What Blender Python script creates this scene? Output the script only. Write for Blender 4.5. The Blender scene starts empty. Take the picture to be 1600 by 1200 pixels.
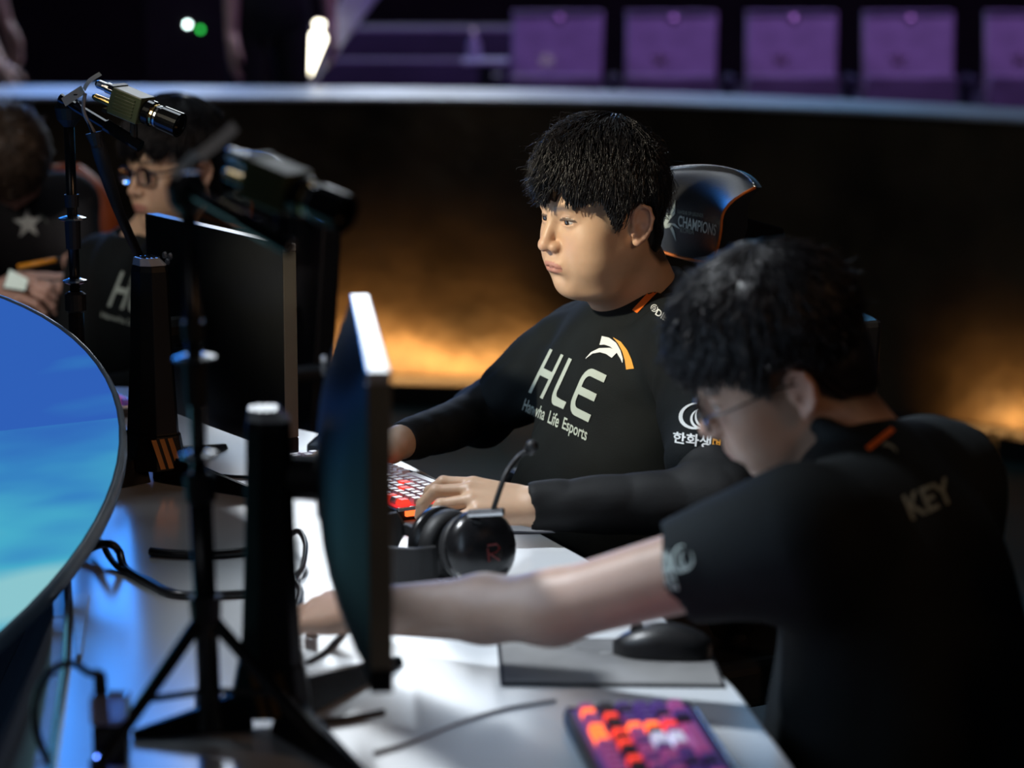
import bpy, bmesh, math, random
import numpy as np
from mathutils import Vector, Matrix
from mathutils.bvhtree import BVHTree

scene = bpy.context.scene
col = scene.collection
random.seed(7)

# ------------------------------------------------------------------ camera
FPX = 4100.0                       # focal length in pixels of a 1600 px wide frame
TH = math.atan(719.0 / 4100.0)     # downward pitch
CAM = Vector((0.0, 0.0, 1.614))
cd = bpy.data.cameras.new('camera')
cam = bpy.data.objects.new('camera', cd)
col.objects.link(cam)
cam.location = CAM
cam.rotation_euler = (math.pi / 2 - TH, 0, 0)
cd.sensor_width = 36.0
cd.lens = 36.0 * FPX / 1600.0
cd.clip_end = 100
cd.dof.use_dof = True
cd.dof.focus_distance = 4.02
cd.dof.aperture_fstop = 2.9
scene.camera = cam
scene.view_settings.view_transform = 'Standard'
scene.view_settings.look = 'None'
scene.view_settings.gamma = 1.0
scene.view_settings.use_curve_mapping = False
scene.view_settings.exposure = 0.0

# ------------------------------------------------------------------ world and lights
world = bpy.data.worlds.new('dark_hall')
scene.world = world
world.use_nodes = True
world.node_tree.nodes['Background'].inputs[0].default_value = (0.25, 0.33, 0.45, 1)
world.node_tree.nodes['Background'].inputs[1].default_value = 0.016


def area(name, loc, target, size, energy, color, spread=180):
    l = bpy.data.lights.new(name, 'AREA')
    l.shape = 'RECTANGLE'
    l.size, l.size_y = size
    l.energy = energy
    l.color = color
    l.spread = math.radians(spread)
    o = bpy.data.objects.new(name, l)
    col.objects.link(o)
    o.location = loc
    d = Vector(target) - Vector(loc)
    o.rotation_euler = d.to_track_quat('-Z', 'Y').to_euler()
    return o


area('hall_screen_white', (-0.85, 14.0, 3.8), (-0.4, 3.2, 0.8), (1.7, 2.8), 80, (0.86, 0.93, 1.0))
area('hall_screen_blue', (-2.6, 13.8, 3.7), (-0.5, 3.2, 0.8), (1.7, 2.4), 80, (0.04, 0.28, 1.0))
area('hall_screen_cyan', (1.5, 13.8, 3.4), (0.3, 3.0, 0.8), (1.2, 1.6), 9, (0.10, 0.50, 1.0))
area('overhead_rig', (-0.3, 5.8, 4.6), (0.0, 3.9, 0.8), (1.6, 0.5), 13, (0.80, 0.90, 1.0))
area('camera_side_fill', (-2.4, -0.6, 3.4), (-0.2, 3.5, 0.8), (2.5, 1.5), 5, (0.90, 0.92, 1.0))  # added unseen fill lifting the surfaces that face the camera and left
area('ledge_fill', (-1.6, 10.6, 4.2), (-0.9, 9.3, 1.0), (1.6, 0.3), 15, (0.66, 0.80, 1.0), 70)  # added unseen lamp whitening the ledge
area('audience_purple', (2.2, 9.6, 4.3), (2.0, 12.2, 1.0), (3.0, 0.5), 26, (0.58, 0.32, 1.0), 110)
area('stair_purple', (-0.3, 10.6, 4.2), (-0.2, 12.6, 0.9), (1.2, 0.5), 9, (0.45, 0.25, 1.0), 110)


def spot(name, loc, target, cone, energy, color, blend=0.6, radius=0.12):
    l = bpy.data.lights.new(name, 'SPOT')
    l.energy = energy
    l.color = color
    l.spot_size = math.radians(cone)
    l.spot_blend = blend
    l.shadow_soft_size = radius
    o = bpy.data.objects.new(name, l)
    col.objects.link(o)
    o.location = loc
    o.rotation_euler = (Vector(target) - Vector(loc)).to_track_quat('-Z', 'Y').to_euler()
    return o


spot('stage_spot', (-3.1, 1.9, 3.1), (0.13, 4.15, 1.08), 10.5, 960, (1.0, 0.90, 0.70))
area('added_warm_fill', (3.2, 0.8, 3.0), (0.2, 4.1, 1.0), (0.8, 0.8), 2.2, (1.0, 0.55, 0.28), 60)  # added unseen fill warming the middle player's shaded side
spot('rear_fill_spot', (-3.2, 1.6, 3.3), (-0.93, 5.75, 1.06), 9.5, 420, (1.0, 0.90, 0.82))  # added unseen spot brightening the people at the rear
spot('desk_downlight', (-2.2, 3.6, 4.4), (0.24, 3.28, 0.74), 16.5, 950, (0.88, 0.94, 1.0))

# ------------------------------------------------------------------ pixel <-> place helpers
_F = Vector((0, math.cos(TH), -math.sin(TH)))
_U = Vector((0, math.sin(TH), math.cos(TH)))


def ray(px, py):
    return _F + Vector((1, 0, 0)) * ((px - 800) / FPX) - _U * ((py - 600) / FPX)


def P(px, py, Y):
    r = ray(px, py)
    return CAM + r * (Y / r.y)


def Pz(px, py, z):
    r = ray(px, py)
    return CAM + r * ((z - CAM.z) / r.z)


# ------------------------------------------------------------------ materials
MATS = {}


def mat(name, color, rough=0.5, metal=0.0, emit=None, estr=0.0, var=0.12, vscale=18.0, bump=0.0, bscale=120.0,
        coat=0.0, sss=0.0, attr=None, trans=0.0, sheen=0.0, spec=0.5):
    if name in MATS:
        return MATS[name]
    m = bpy.data.materials.new(name)
    m.use_nodes = True
    nt = m.node_tree
    b = nt.nodes['Principled BSDF']
    b.inputs['Roughness'].default_value = rough
    b.inputs['Metallic'].default_value = metal
    b.inputs['Coat Weight'].default_value = coat
    b.inputs['Transmission Weight'].default_value = trans
    b.inputs['Sheen Weight'].default_value = sheen
    b.inputs['Specular IOR Level'].default_value = spec
    if sss:
        b.inputs['Subsurface Weight'].default_value = sss
        b.inputs['Subsurface Radius'].default_value = (0.012, 0.005, 0.003)
        b.inputs['Subsurface Scale'].default_value = 1.0
    tc = nt.nodes.new('ShaderNodeTexCoord')
    n = nt.nodes.new('ShaderNodeTexNoise')
    n.inputs['Scale'].default_value = vscale
    n.inputs['Detail'].default_value = 4
    nt.links.new(tc.outputs['Object'], n.inputs['Vector'])
    mx = nt.nodes.new('ShaderNodeMix')
    mx.data_type = 'RGBA'
    mx.blend_type = 'MULTIPLY'
    rp = nt.nodes.new('ShaderNodeValToRGB')
    rp.color_ramp.elements[0].position = 0.3
    rp.color_ramp.elements[0].color = (1 - var, 1 - var, 1 - var, 1)
    rp.color_ramp.elements[1].position = 0.7
    rp.color_ramp.elements[1].color = (1 + var, 1 + var, 1 + var, 1)
    nt.links.new(n.outputs['Fac'], rp.inputs['Fac'])
    mx.inputs['Factor'].default_value = 1.0
    if attr:
        a = nt.nodes.new('ShaderNodeAttribute')
        a.attribute_name = attr
        nt.links.new(a.outputs['Color'], mx.inputs['A'])
    else:
        mx.inputs['A'].default_value = (*color, 1)
    nt.links.new(rp.outputs['Color'], mx.inputs['B'])
    nt.links.new(mx.outputs['Result'], b.inputs['Base Color'])
    if emit:
        b.inputs['Emission Color'].default_value = (*emit, 1)
        b.inputs['Emission Strength'].default_value = estr
    if bump:
        n2 = nt.nodes.new('ShaderNodeTexNoise')
        n2.inputs['Scale'].default_value = bscale
        n2.inputs['Detail'].default_value = 3
        nt.links.new(tc.outputs['Object'], n2.inputs['Vector'])
        bp = nt.nodes.new('ShaderNodeBump')
        bp.inputs['Strength'].default_value = bump
        bp.inputs['Distance'].default_value = 0.03 if name == 'wall_bronze' else 0.002
        nt.links.new(n2.outputs['Fac'], bp.inputs['Height'])
        nt.links.new(bp.outputs['Normal'], b.inputs['Normal'])
    MATS[name] = m
    return m


mat('desk_white', (0.72, 0.76, 0.80), 0.19, var=0.05, vscale=3, bump=0.015, bscale=30, spec=0.9)
mat('desk_grey', (0.50, 0.50, 0.52), 0.35, var=0.2, vscale=6)
mat('desk_strip', (0.75, 0.78, 0.8), 0.2)
mat('black_plastic', (0.012, 0.012, 0.013), 0.38, var=0.2)
mat('black_satin', (0.010, 0.010, 0.011), 0.25, var=0.2)
mat('black_rubber', (0.012, 0.012, 0.013), 0.55, var=0.3)
mat('black_gloss', (0.006, 0.006, 0.007), 0.12)
mat('monitor_back', (0.007, 0.008, 0.009), 0.45, var=0.15, spec=0.25)
mat('monitor_edge', (0.17, 0.165, 0.13), 0.4)
mat('monitor_top', (0.55, 0.56, 0.58), 0.15)  # pale base stands in for light reflected off the monitor's top edge
mat('screen_glow', (0.02, 0.02, 0.02), 0.3, emit=(0.60, 0.78, 1.0), estr=2.5)
mat('copper', (0.42, 0.20, 0.07), 0.28, metal=1.0)
mat('steel', (0.55, 0.56, 0.58), 0.25, metal=1.0)
mat('brass', (0.75, 0.5, 0.18), 0.25, metal=1.0)
mat('camera_olive', (0.085, 0.10, 0.045), 0.32, var=0.1)
mat('paper_tag', (0.86, 0.90, 0.90), 0.5, var=0.05)
mat('ink', (0.03, 0.03, 0.03), 0.6)
mat('cable_black', (0.012, 0.012, 0.014), 0.28)
mat('cable_grey', (0.34, 0.36, 0.40), 0.4)
mat('keycap', (0.72, 0.66, 0.72), 0.2, var=0.1)  # pale caps, made paler for white light reflected off their tops
mat('keycap_dark', (0.03, 0.02, 0.04), 0.35, var=0.2)
mat('key_red', (0.5, 0.02, 0.01), 0.4, emit=(1.0, 0.05, 0.03), estr=1.1)
mat('key_orange', (0.6, 0.1, 0.02), 0.4, emit=(1.0, 0.14, 0.03), estr=2.0)
mat('key_pink', (0.25, 0.06, 0.22), 0.4, emit=(0.8, 0.15, 0.5), estr=0.22)
mat('key_violet', (0.08, 0.04, 0.2), 0.4, emit=(0.3, 0.12, 0.7), estr=0.10)
mat('key_white', (0.6, 0.6, 0.7), 0.4, emit=(0.75, 0.75, 1.0), estr=0.5)
mat('red_underglow', (0.3, 0.01, 0.01), 0.5, emit=(1.0, 0.03, 0.04), estr=0.9)
mat('led_blue', (0.05, 0.1, 0.6), 0.4, emit=(0.10, 0.22, 1.0), estr=22)
mat('led_white', (0.8, 0.9, 0.9), 0.4, emit=(0.75, 1.0, 0.95), estr=16)
mat('led_green', (0.05, 0.5, 0.1), 0.4, emit=(0.03, 0.6, 0.08), estr=5)
mat('lamp_white', (0.9, 0.85, 0.7), 0.4, emit=(1.0, 0.93, 0.72), estr=9)
mat('floor_teal', (0.005, 0.022, 0.022), 0.5, var=0.3, vscale=2, spec=0.15)
mat('tier_dark', (0.05, 0.04, 0.07), 0.55, var=0.2, vscale=3)
mat('tier_nosing', (0.30, 0.26, 0.36), 0.5)
mat('curtain_dark', (0.014, 0.011, 0.010), 0.8, var=0.4, vscale=4)
mat('ledge_blue', (0.52, 0.56, 0.64), 0.35, var=0.25, vscale=3)
mat('seat_fabric', (0.30, 0.24, 0.34), 0.55, var=0.2, vscale=8, bump=0.2)
mat('seat_dark', (0.03, 0.03, 0.05), 0.5)
mat('seat_badge', (0.7, 0.5, 0.65), 0.15, metal=0.8)
mat('chair_leather', (0.018, 0.019, 0.022), 0.30, var=0.15, bump=0.12, bscale=260)
mat('chair_piping', (0.55, 0.14, 0.02), 0.35)
mat('chair_logo', (0.42, 0.48, 0.45), 0.45)
mat('jersey', (0.0058, 0.0085, 0.0100), 0.8, var=0.25, vscale=14, bump=0.25, bscale=420, spec=0.2)
mat('undershirt', (0.008, 0.009, 0.010), 0.7, var=0.25, bump=0.15, bscale=300, spec=0.25)
mat('trousers', (0.012, 0.012, 0.014), 0.8)
mat('print_grey', (0.46, 0.54, 0.50), 0.55, var=0.04)
mat('print_white', (0.78, 0.82, 0.82), 0.5, var=0.04)
mat('print_dim', (0.20, 0.23, 0.20), 0.6, var=0.1)
mat('print_orange', (0.85, 0.38, 0.03), 0.5, var=0.04)
mat('strip_orange', (0.80, 0.16, 0.015), 0.45, var=0.04)
mat('logo_red', (0.16, 0.012, 0.012), 0.4)
mat('hair_black', (0.007, 0.0065, 0.008), 0.36, var=0.3, vscale=60, spec=0.38)
mat('hair_brown', (0.07, 0.045, 0.03), 0.38, var=0.4, vscale=40)
mat('skin', (0.6, 0.4, 0.3), 0.46, var=0.05, vscale=40, attr='Col', sss=0.12, bump=0.06, bscale=500)
mat('eye', (0.8, 0.8, 0.8), 0.12, var=0.02, attr='Col')
mat('glasses_frame', (0.015, 0.012, 0.03), 0.25)
mat('glasses_thin', (0.25, 0.22, 0.2), 0.2, metal=1.0)
mat('lens', (0.96, 0.96, 1.0), 0.02, trans=1.0, var=0.0).node_tree.nodes['Principled BSDF'].inputs['IOR'].default_value = 1.12
mat('pad_grey', (0.20, 0.20, 0.20), 0.7, var=0.5, vscale=5)
mat('pad_edge', (0.012, 0.012, 0.014), 0.7)
mat('orange_cloth', (0.42, 0.07, 0.015), 0.7)
mat('pen_orange', (0.75, 0.30, 0.02), 0.4)
mat('phone_glow', (0.6, 0.65, 0.6), 0.3, emit=(0.75, 0.9, 0.8), estr=0.35)
mat('dark_cloth', (0.012, 0.011, 0.014), 0.8)
mat('bottle_clear', (0.75, 0.7, 0.85), 0.05, trans=0.6)
mat('rail_white', (0.55, 0.6, 0.7), 0.3)
mat('panel_rim', (0.32, 0.46, 0.6), 0.25)
mat('star_print', (0.75, 0.78, 0.74), 0.6)
mat('skin_far', (0.55, 0.30, 0.30), 0.5, sss=0.0)
mat('chair_orange', (0.75, 0.15, 0.03), 0.5)

m = mat('wall_bronze', (0.085, 0.062, 0.038), 0.40, metal=0.35, var=0.75, vscale=2.4, bump=1.0, bscale=3.2)
m = mat('barrier_base', (0.02, 0.02, 0.025), 0.4)


def panel_material():  # glossy disc; the blue stage light it reflects is put in as emission
    m = bpy.data.materials.new('round_gloss_panel')
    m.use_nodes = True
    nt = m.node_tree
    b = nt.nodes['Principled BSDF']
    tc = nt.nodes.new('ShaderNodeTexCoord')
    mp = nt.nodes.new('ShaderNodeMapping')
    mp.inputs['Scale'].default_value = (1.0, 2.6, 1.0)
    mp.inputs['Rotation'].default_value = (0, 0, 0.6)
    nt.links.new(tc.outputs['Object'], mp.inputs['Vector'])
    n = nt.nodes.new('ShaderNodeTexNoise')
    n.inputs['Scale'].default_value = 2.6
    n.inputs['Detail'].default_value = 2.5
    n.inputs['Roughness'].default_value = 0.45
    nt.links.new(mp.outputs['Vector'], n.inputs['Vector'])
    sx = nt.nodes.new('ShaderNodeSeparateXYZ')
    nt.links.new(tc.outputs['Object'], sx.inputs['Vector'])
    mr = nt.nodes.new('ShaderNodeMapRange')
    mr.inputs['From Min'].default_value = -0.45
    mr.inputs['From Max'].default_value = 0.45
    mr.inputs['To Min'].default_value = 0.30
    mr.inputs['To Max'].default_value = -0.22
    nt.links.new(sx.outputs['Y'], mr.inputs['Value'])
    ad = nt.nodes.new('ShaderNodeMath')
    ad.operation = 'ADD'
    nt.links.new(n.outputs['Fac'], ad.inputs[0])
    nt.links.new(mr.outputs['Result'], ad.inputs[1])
    # edge of the reflected screen painted in: a darker band towards the far rim
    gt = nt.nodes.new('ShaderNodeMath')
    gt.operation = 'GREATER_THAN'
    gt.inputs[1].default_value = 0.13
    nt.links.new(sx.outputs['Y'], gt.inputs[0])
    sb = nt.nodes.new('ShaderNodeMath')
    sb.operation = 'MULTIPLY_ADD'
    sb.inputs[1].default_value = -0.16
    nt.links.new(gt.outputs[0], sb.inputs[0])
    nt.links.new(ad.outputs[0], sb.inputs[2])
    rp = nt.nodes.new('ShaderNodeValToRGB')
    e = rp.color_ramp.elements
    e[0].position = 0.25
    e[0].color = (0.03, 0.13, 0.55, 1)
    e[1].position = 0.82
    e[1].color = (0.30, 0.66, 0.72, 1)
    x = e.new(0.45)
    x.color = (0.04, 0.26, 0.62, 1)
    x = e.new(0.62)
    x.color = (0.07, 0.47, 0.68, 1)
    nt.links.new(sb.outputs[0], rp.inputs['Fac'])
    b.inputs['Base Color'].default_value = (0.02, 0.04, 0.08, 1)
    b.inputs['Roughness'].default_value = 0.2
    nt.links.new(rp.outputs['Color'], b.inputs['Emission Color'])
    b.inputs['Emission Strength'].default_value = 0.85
    MATS['round_gloss_panel'] = m


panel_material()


# ------------------------------------------------------------------ scene-graph helpers
def tag(o, label, cat, group=None):
    o['label'] = label
    o['category'] = cat
    if group:
        o['group'] = group
    return o


def thing(name, label, cat, loc=(0, 0, 0), group=None):
    o = bpy.data.objects.new(name, None)
    col.objects.link(o)
    o.location = loc
    o.empty_display_size = 0.05
    return tag(o, label, cat, group)


def root_loc(o):
    v = Vector((0, 0, 0))
    while o is not None:
        v += o.location
        o = o.parent
    return v


def link_mesh(name, verts, faces, material, parent=None, smooth=True, loc=None, colors=None):
    """verts are world coordinates; the object's origin goes to loc (or its parent's origin)"""
    me = bpy.data.meshes.new(name)
    base = root_loc(parent) if parent is not None else Vector(loc if loc is not None else (0, 0, 0))
    va = np.asarray(verts, dtype=np.float64).reshape(-1, 3) - np.array(base)
    me.from_pydata(va.tolist(), [], faces if isinstance(faces, list) else faces.tolist())
    if smooth:
        me.polygons.foreach_set('use_smooth', [True] * len(me.polygons))
    mm = material if isinstance(material, (list, tuple)) else [material]
    for k in mm:
        me.materials.append(MATS[k])
    if colors is not None:
        ca = me.color_attributes.new('Col', 'FLOAT_COLOR', 'POINT')
        c4 = np.ones((len(va), 4), dtype=np.float32)
        c4[:, :3] = colors
        ca.data.foreach_set('color', c4.ravel())
    me.update()
    o = bpy.data.objects.new(name, me)
    col.objects.link(o)
    if parent is not None:
        o.parent = parent
    else:
        o.location = base
    return o


class MB:
    """collects boxes, tubes and lofts, builds ONE mesh object"""
    def __init__(s, M=None):
        s.v, s.f = [], []
        s.M = M

    def _add(s, vs, fs, M=None):
        n = len(s.v)
        for p in vs:
            q = Vector(p)
            if M is not None:
                q = M @ q
            if s.M is not None:
                q = s.M @ q
            s.v.append(tuple(q))
        s.f += [[i + n for i in f] for f in fs]
        return s

    def box(s, c, d, M=None):
        x, y, z = d[0] / 2, d[1] / 2, d[2] / 2
        vs = [(c[0] + a * x, c[1] + b * y, c[2] + e * z) for e in (-1, 1) for b in (-1, 1) for a in (-1, 1)]
        return s._add(vs, [[0, 2, 3, 1], [4, 5, 7, 6], [0, 1, 5, 4], [2, 6, 7, 3], [0, 4, 6, 2], [1, 3, 7, 5]], M)

    def hexa(s, bottom, top):
        """two quads given in the same winding (counter-clockwise seen from above)"""
        return s._add(list(bottom) + list(top), [[3, 2, 1, 0], [4, 5, 6, 7]] + [[i, (i + 1) % 4, 4 + (i + 1) % 4, 4 + i] for i in range(4)])

    def prism(s, poly, z0, z1):
        n = len(poly)
        vs = [(p[0], p[1], z0) for p in poly] + [(p[0], p[1], z1) for p in poly]
        fs = [list(range(n))[::-1], list(range(n, 2 * n))] + [[i, (i + 1) % n, n + (i + 1) % n, n + i] for i in range(n)]
        return s._add(vs, fs)

    def tube(s, pts, r, n=8, caps=True):
        pts = [Vector(p) for p in pts]
        rs = r if isinstance(r, (list, tuple)) else [r] * len(pts)
        base = len(s.v)
        prev = None
        vs, fs = [], []
        for i, p in enumerate(pts):
            t = (pts[min(i + 1, len(pts) - 1)] - pts[max(i - 1, 0)])
            t = t.normalized() if t.length > 1e-9 else Vector((0, 0, 1))
            a = prev if prev is not None else (Vector((0, 0, 1)) if abs(t.z) < 0.9 else Vector((1, 0, 0)))
            a = (a - t * a.dot(t))
            a = a.normalized() if a.length > 1e-6 else t.orthogonal().normalized()
            prev = a
            b = t.cross(a)
            for k in range(n):
                w = 2 * math.pi * k / n
                vs.append(p + (a * math.cos(w) + b * math.sin(w)) * rs[i])
        for i in range(len(pts) - 1):
            for k in range(n):
                fs.append([i * n + k, i * n + (k + 1) % n, (i + 1) * n + (k + 1) % n, (i + 1) * n + k])
        if caps:
            fs.append(list(range(n))[::-1])
            fs.append([(len(pts) - 1) * n + k for k in range(n)])
        return s._add(vs, fs)

    def lathe(s, prof, o, axis, n=20):
        """prof: list of (distance along axis, radius)"""
        ax = Vector(axis).normalized()
        o = Vector(o)
        pts = [o + ax * h for h, _ in prof]
        a = ax.orthogonal().normalized()
        b = ax.cross(a)
        vs, fs = [], []
        for p, (h, r) in zip(pts, prof):
            for k in range(n):
                w = 2 * math.pi * k / n
                vs.append(p + (a * math.cos(w) + b * math.sin(w)) * max(r, 1e-4))
        for i in range(len(pts) - 1):
            for k in range(n):
                fs.append([i * n + k, i * n + (k + 1) % n, (i + 1) * n + (k + 1) % n, (i + 1) * n + k])
        fs.append(list(range(n))[::-1])
        fs.append([(len(pts) - 1) * n + k for k in range(n)])
        return s._add(vs, fs)

    def grid(s, rows):
        """a sheet from rows of points"""
        n = len(rows[0])
        vs = [p for r in rows for p in r]
        fs = [[i * n + k, i * n + k + 1, (i + 1) * n + k + 1, (i + 1) * n + k] for i in range(len(rows) - 1) for k in range(n - 1)]
        return s._add(vs, fs)

    def build(s, name, material, parent=None, smooth=False, bevel=0.0, loc=None, segs=2):
        o = link_mesh(name, s.v, s.f, material, parent, smooth, loc)
        bm = bmesh.new()
        bm.from_mesh(o.data)
        bmesh.ops.recalc_face_normals(bm, faces=bm.faces)
        bm.to_mesh(o.data)
        bm.free()
        if bevel:
            md = o.modifiers.new('bevel', 'BEVEL')
            md.width = bevel
            md.segments = segs
            md.limit_method = 'ANGLE'
            md.angle_limit = math.radians(35)
        return o


def struct(o):
    o['kind'] = 'structure'
    return o


def smooth_path(pts, n=8):
    """Catmull-Rom through the points"""
    pts = [Vector(p) for p in pts]
    out = []
    for i in range(len(pts) - 1):
        p0, p1, p2, p3 = pts[max(i - 1, 0)], pts[i], pts[i + 1], pts[min(i + 2, len(pts) - 1)]
        for k in range(n):
            t = k / n
            out.append(0.5 * ((2 * p1) + (p2 - p0) * t + (2 * p0 - 5 * p1 + 4 * p2 - p3) * t * t + (3 * p1 - p0 - 3 * p2 + p3) * t ** 3))
    out.append(pts[-1])
    return out


def frame(f, up=(0, 0, 1)):
    """3x3 with columns left, back, up of somebody facing f"""
    f = Vector(f).normalized()
    u = Vector(up)
    u = (u - f * u.dot(f)).normalized()
    l = u.cross(f)
    return Matrix((l, -f, u)).transposed()

# ================================================================== the setting
fl = MB().box((0, 7, -0.05), (16, 22, 0.1)).build('floor', 'floor_teal')
struct(fl)
wb = MB().box((0, 17.0, 3.0), (18, 0.2, 6.4)).build('wall_back', 'curtain_dark')
struct(wb)

# curved barrier behind the players
edge = [(-500, 152), (-250, 151), (0, 150), (200, 150.5), (400, 151.5), (600, 153), (750, 154.5), (900, 157), (1000, 159.5), (1100, 163), (1200, 167),
        (1300, 171), (1400, 176), (1500, 181), (1600, 187), (1750, 196), (1900, 206)]
BT = 1.02
bar = [Pz(a, b, BT) for a, b in edge]
bar = [Vector((p.x, p.y)) for p in smooth_path([Vector((p.x, p.y, 0)) for p in bar], 3)]
mb = MB()
rows = [[(p.x, p.y, z) for p in bar] for z in (0.0, 0.25, 0.5, 0.75, BT - 0.008)]
back = [[(p.x, p.y + 0.5, z) for p in bar] for z in (BT - 0.008, 0.0)]
mb.grid(rows + back)
wl = struct(mb.build('wall_barrier', 'wall_bronze', smooth=False))
wl.data.polygons.foreach_set('use_smooth', [True] * len(wl.data.polygons))
md = wl.modifiers.new('es', 'EDGE_SPLIT')
md.split_angle = math.radians(40)
mb = MB()
mb.grid([[(p.x, p.y - 0.02, BT - 0.012) for p in bar], [(p.x, p.y - 0.02, BT) for p in bar], [(p.x, p.y + 0.62, BT) for p in bar],
         [(p.x, p.y + 0.62, BT - 0.06) for p in bar], [(p.x, p.y - 0.02, BT - 0.012) for p in bar]])
struct(mb.build('trim_ledge', 'ledge_blue'))
# plinth at the foot of the barrier
mb = MB()
mb.grid([[(p.x, p.y - 0.04, 0.0) for p in bar], [(p.x, p.y - 0.04, 0.05) for p in bar], [(p.x, p.y + 0.02, 0.05) for p in bar]])
struct(mb.build('baseboard_barrier', 'barrier_base'))

# audience tiers and steps
tier = MB().box((0.5, 11.6, 0.15), (14, 3.0, 0.40)).build('floor_tier', 'tier_dark')
struct(tier)
tier2 = MB().box((3.6, 13.6, 0.30), (7.8, 1.6, 0.9)).build('floor_tier_upper', 'tier_dark')
struct(tier2)
stp = struct(MB().box((-0.45, 13.9, 0.3), (1.4, 0.6, 0.6)).build('stair_core', 'tier_dark'))
for k in range(6):
    z = 0.42 + 0.137 * k
    y = 11.45 + 0.27 * k
    s_ = MB().box((-0.42, y + 0.4, z / 2 + 0.17), (1.22, 0.8, z - 0.34 + 0.0)).build('step', 'tier_dark', stp, bevel=0.006)
    MB().box((-0.42, y + 0.03, z + 0.006), (1.20, 0.06, 0.014)).build('step_nosing', 'tier_nosing', stp)

# added lamps along the barrier, standing for the warm reflection on its face
def added_wall_light(px0, px1, energy, label):
    a = Vector((P(px0, 600, 9.0).x, 0, 0))
    def bar_y(x):
        for i in range(len(bar) - 1):
            if bar[i].x <= x <= bar[i + 1].x:
                t = (x - bar[i].x) / (bar[i + 1].x - bar[i].x)
                return bar[i].y * (1 - t) + bar[i + 1].y * t
        return 9
    x0, x1 = (px0 - 800) / 4100 * 9.0, (px1 - 800) / 4100 * 9.0
    y0, y1 = bar_y(x0) - 0.27, bar_y(x1) - 0.27
    c = Vector(((x0 + x1) / 2, (y0 + y1) / 2, 0))
    t = thing('added_wall_light', label, 'light', c)
    d = Vector((x1 - x0, y1 - y0, 0))
    L = d.length
    M = Matrix.Translation(c) @ Matrix.Rotation(math.atan2(d.y, d.x), 4, 'Z')
    MB(M).box((0, -0.035, 0.035), (L, 0.012, 0.07)).box((0, 0.0, 0.006), (L, 0.08, 0.012)).box((-L / 2, 0, 0.035), (0.012, 0.08, 0.07)).box((L / 2, 0, 0.035), (0.012, 0.08, 0.07)).build('housing', 'black_plastic', t, bevel=0.002)
    MB(M).box((0, 0.012, 0.02), (L * 0.98, 0.03, 0.012)).build('glow_bar', 'added_lamp_warm', t)
    l = bpy.data.lights.new('added_wall_glow', 'AREA')
    l.shape = 'RECTANGLE'
    l.size, l.size_y = L * 0.96, 0.03
    l.energy = energy
    l.color = (1.0, 0.50, 0.15)
    l.spread = math.radians(110)
    o = bpy.data.objects.new('added_wall_glow', l)
    col.objects.link(o)
    o.parent = t
    o.location = (0, 0, 0.045)
    dd = Vector((-d.y, d.x, 0)).normalized() * 1.0 + Vector((0, 0, 0.25))
    o.rotation_euler = dd.to_track_quat('-Z', 'Y').to_euler()


mat('added_lamp_warm', (0.9, 0.6, 0.3), 0.4, emit=(1.0, 0.5, 0.12), estr=2.0)
added_wall_light(430, 800, 4.0, 'low added lamp for the warm reflection on the bronze wall between the monitors and the seated player')
added_wall_light(1385, 1470, 0.9, 'short added warm lamp on the floor behind the curly-haired player')
added_wall_light(1490, 1600, 2.2, 'added warm lamp by the wall at the right edge of the picture')

# blue floor reflection put in as a glowing strip before the barrier
mat('blue_reflection', (0.05, 0.1, 0.3), 0.4, emit=(0.10, 0.25, 0.9), estr=0.55)
ls = thing('floor_blue_reflection', 'thin blue reflection painted as a glowing strip on the floor along the foot of the bronze wall', 'light', Pz(580, 606, 0.0))
lp = smooth_path([Pz(430, 606, 0.012), Pz(480, 608, 0.012), Pz(560, 614, 0.012), Pz(640, 621, 0.012), Pz(720, 630, 0.012)], 5)
MB().grid([[p + Vector((0, 0, -0.011)) for p in lp], [p for p in lp], [p + Vector((0, 0.10, 0.001)) for p in lp], [p + Vector((0, 0.10, -0.011)) for p in lp]]).build('glow_bar', 'blue_reflection', ls)
MB().grid([[p + Vector((0, -0.02, -0.011)) for p in lp], [p + Vector((0, -0.02, 0.004)) for p in lp], [p + Vector((0, -0.002, 0.004)) for p in lp], [p + Vector((0, -0.002, -0.011)) for p in lp]]).build('added_dark_edge', 'black_plastic', ls)

# ================================================================== desk
DZ = 0.74
R_edge = [Pz(310, 606, DZ), Pz(400, 655, DZ), Pz(560, 690, DZ), Pz(640, 725, DZ), Pz(790, 803, DZ), Pz(940, 885, DZ), Pz(1050, 975, DZ), Pz(1150, 1075, DZ), Pz(1245, 1205, DZ), Pz(1330, 1360, DZ)]
L_edge = [Pz(60, 1420, DZ), Pz(84, 1175, DZ), Pz(104, 1040, DZ), Pz(108, 950, DZ), Pz(104, 888, DZ), Pz(80, 810, DZ), Pz(30, 730, DZ), Pz(-60, 660, DZ), Pz(-110, 600, DZ)]
poly = [(p.x, p.y) for p in R_edge] + [(p.x, p.y) for p in L_edge]
area2 = sum(poly[i][0] * poly[(i + 1) % len(poly)][1] - poly[(i + 1) % len(poly)][0] * poly[i][1] for i in range(len(poly)))
if area2 < 0:
    poly = poly[::-1]
desk = thing('desk', 'long curved white glossy gaming desk running from front to back', 'desk', (0, 3.4, 0))
MB().prism(poly, DZ - 0.03, DZ).build('tabletop', 'desk_white', desk, bevel=0.004)
mb = MB()
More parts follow.
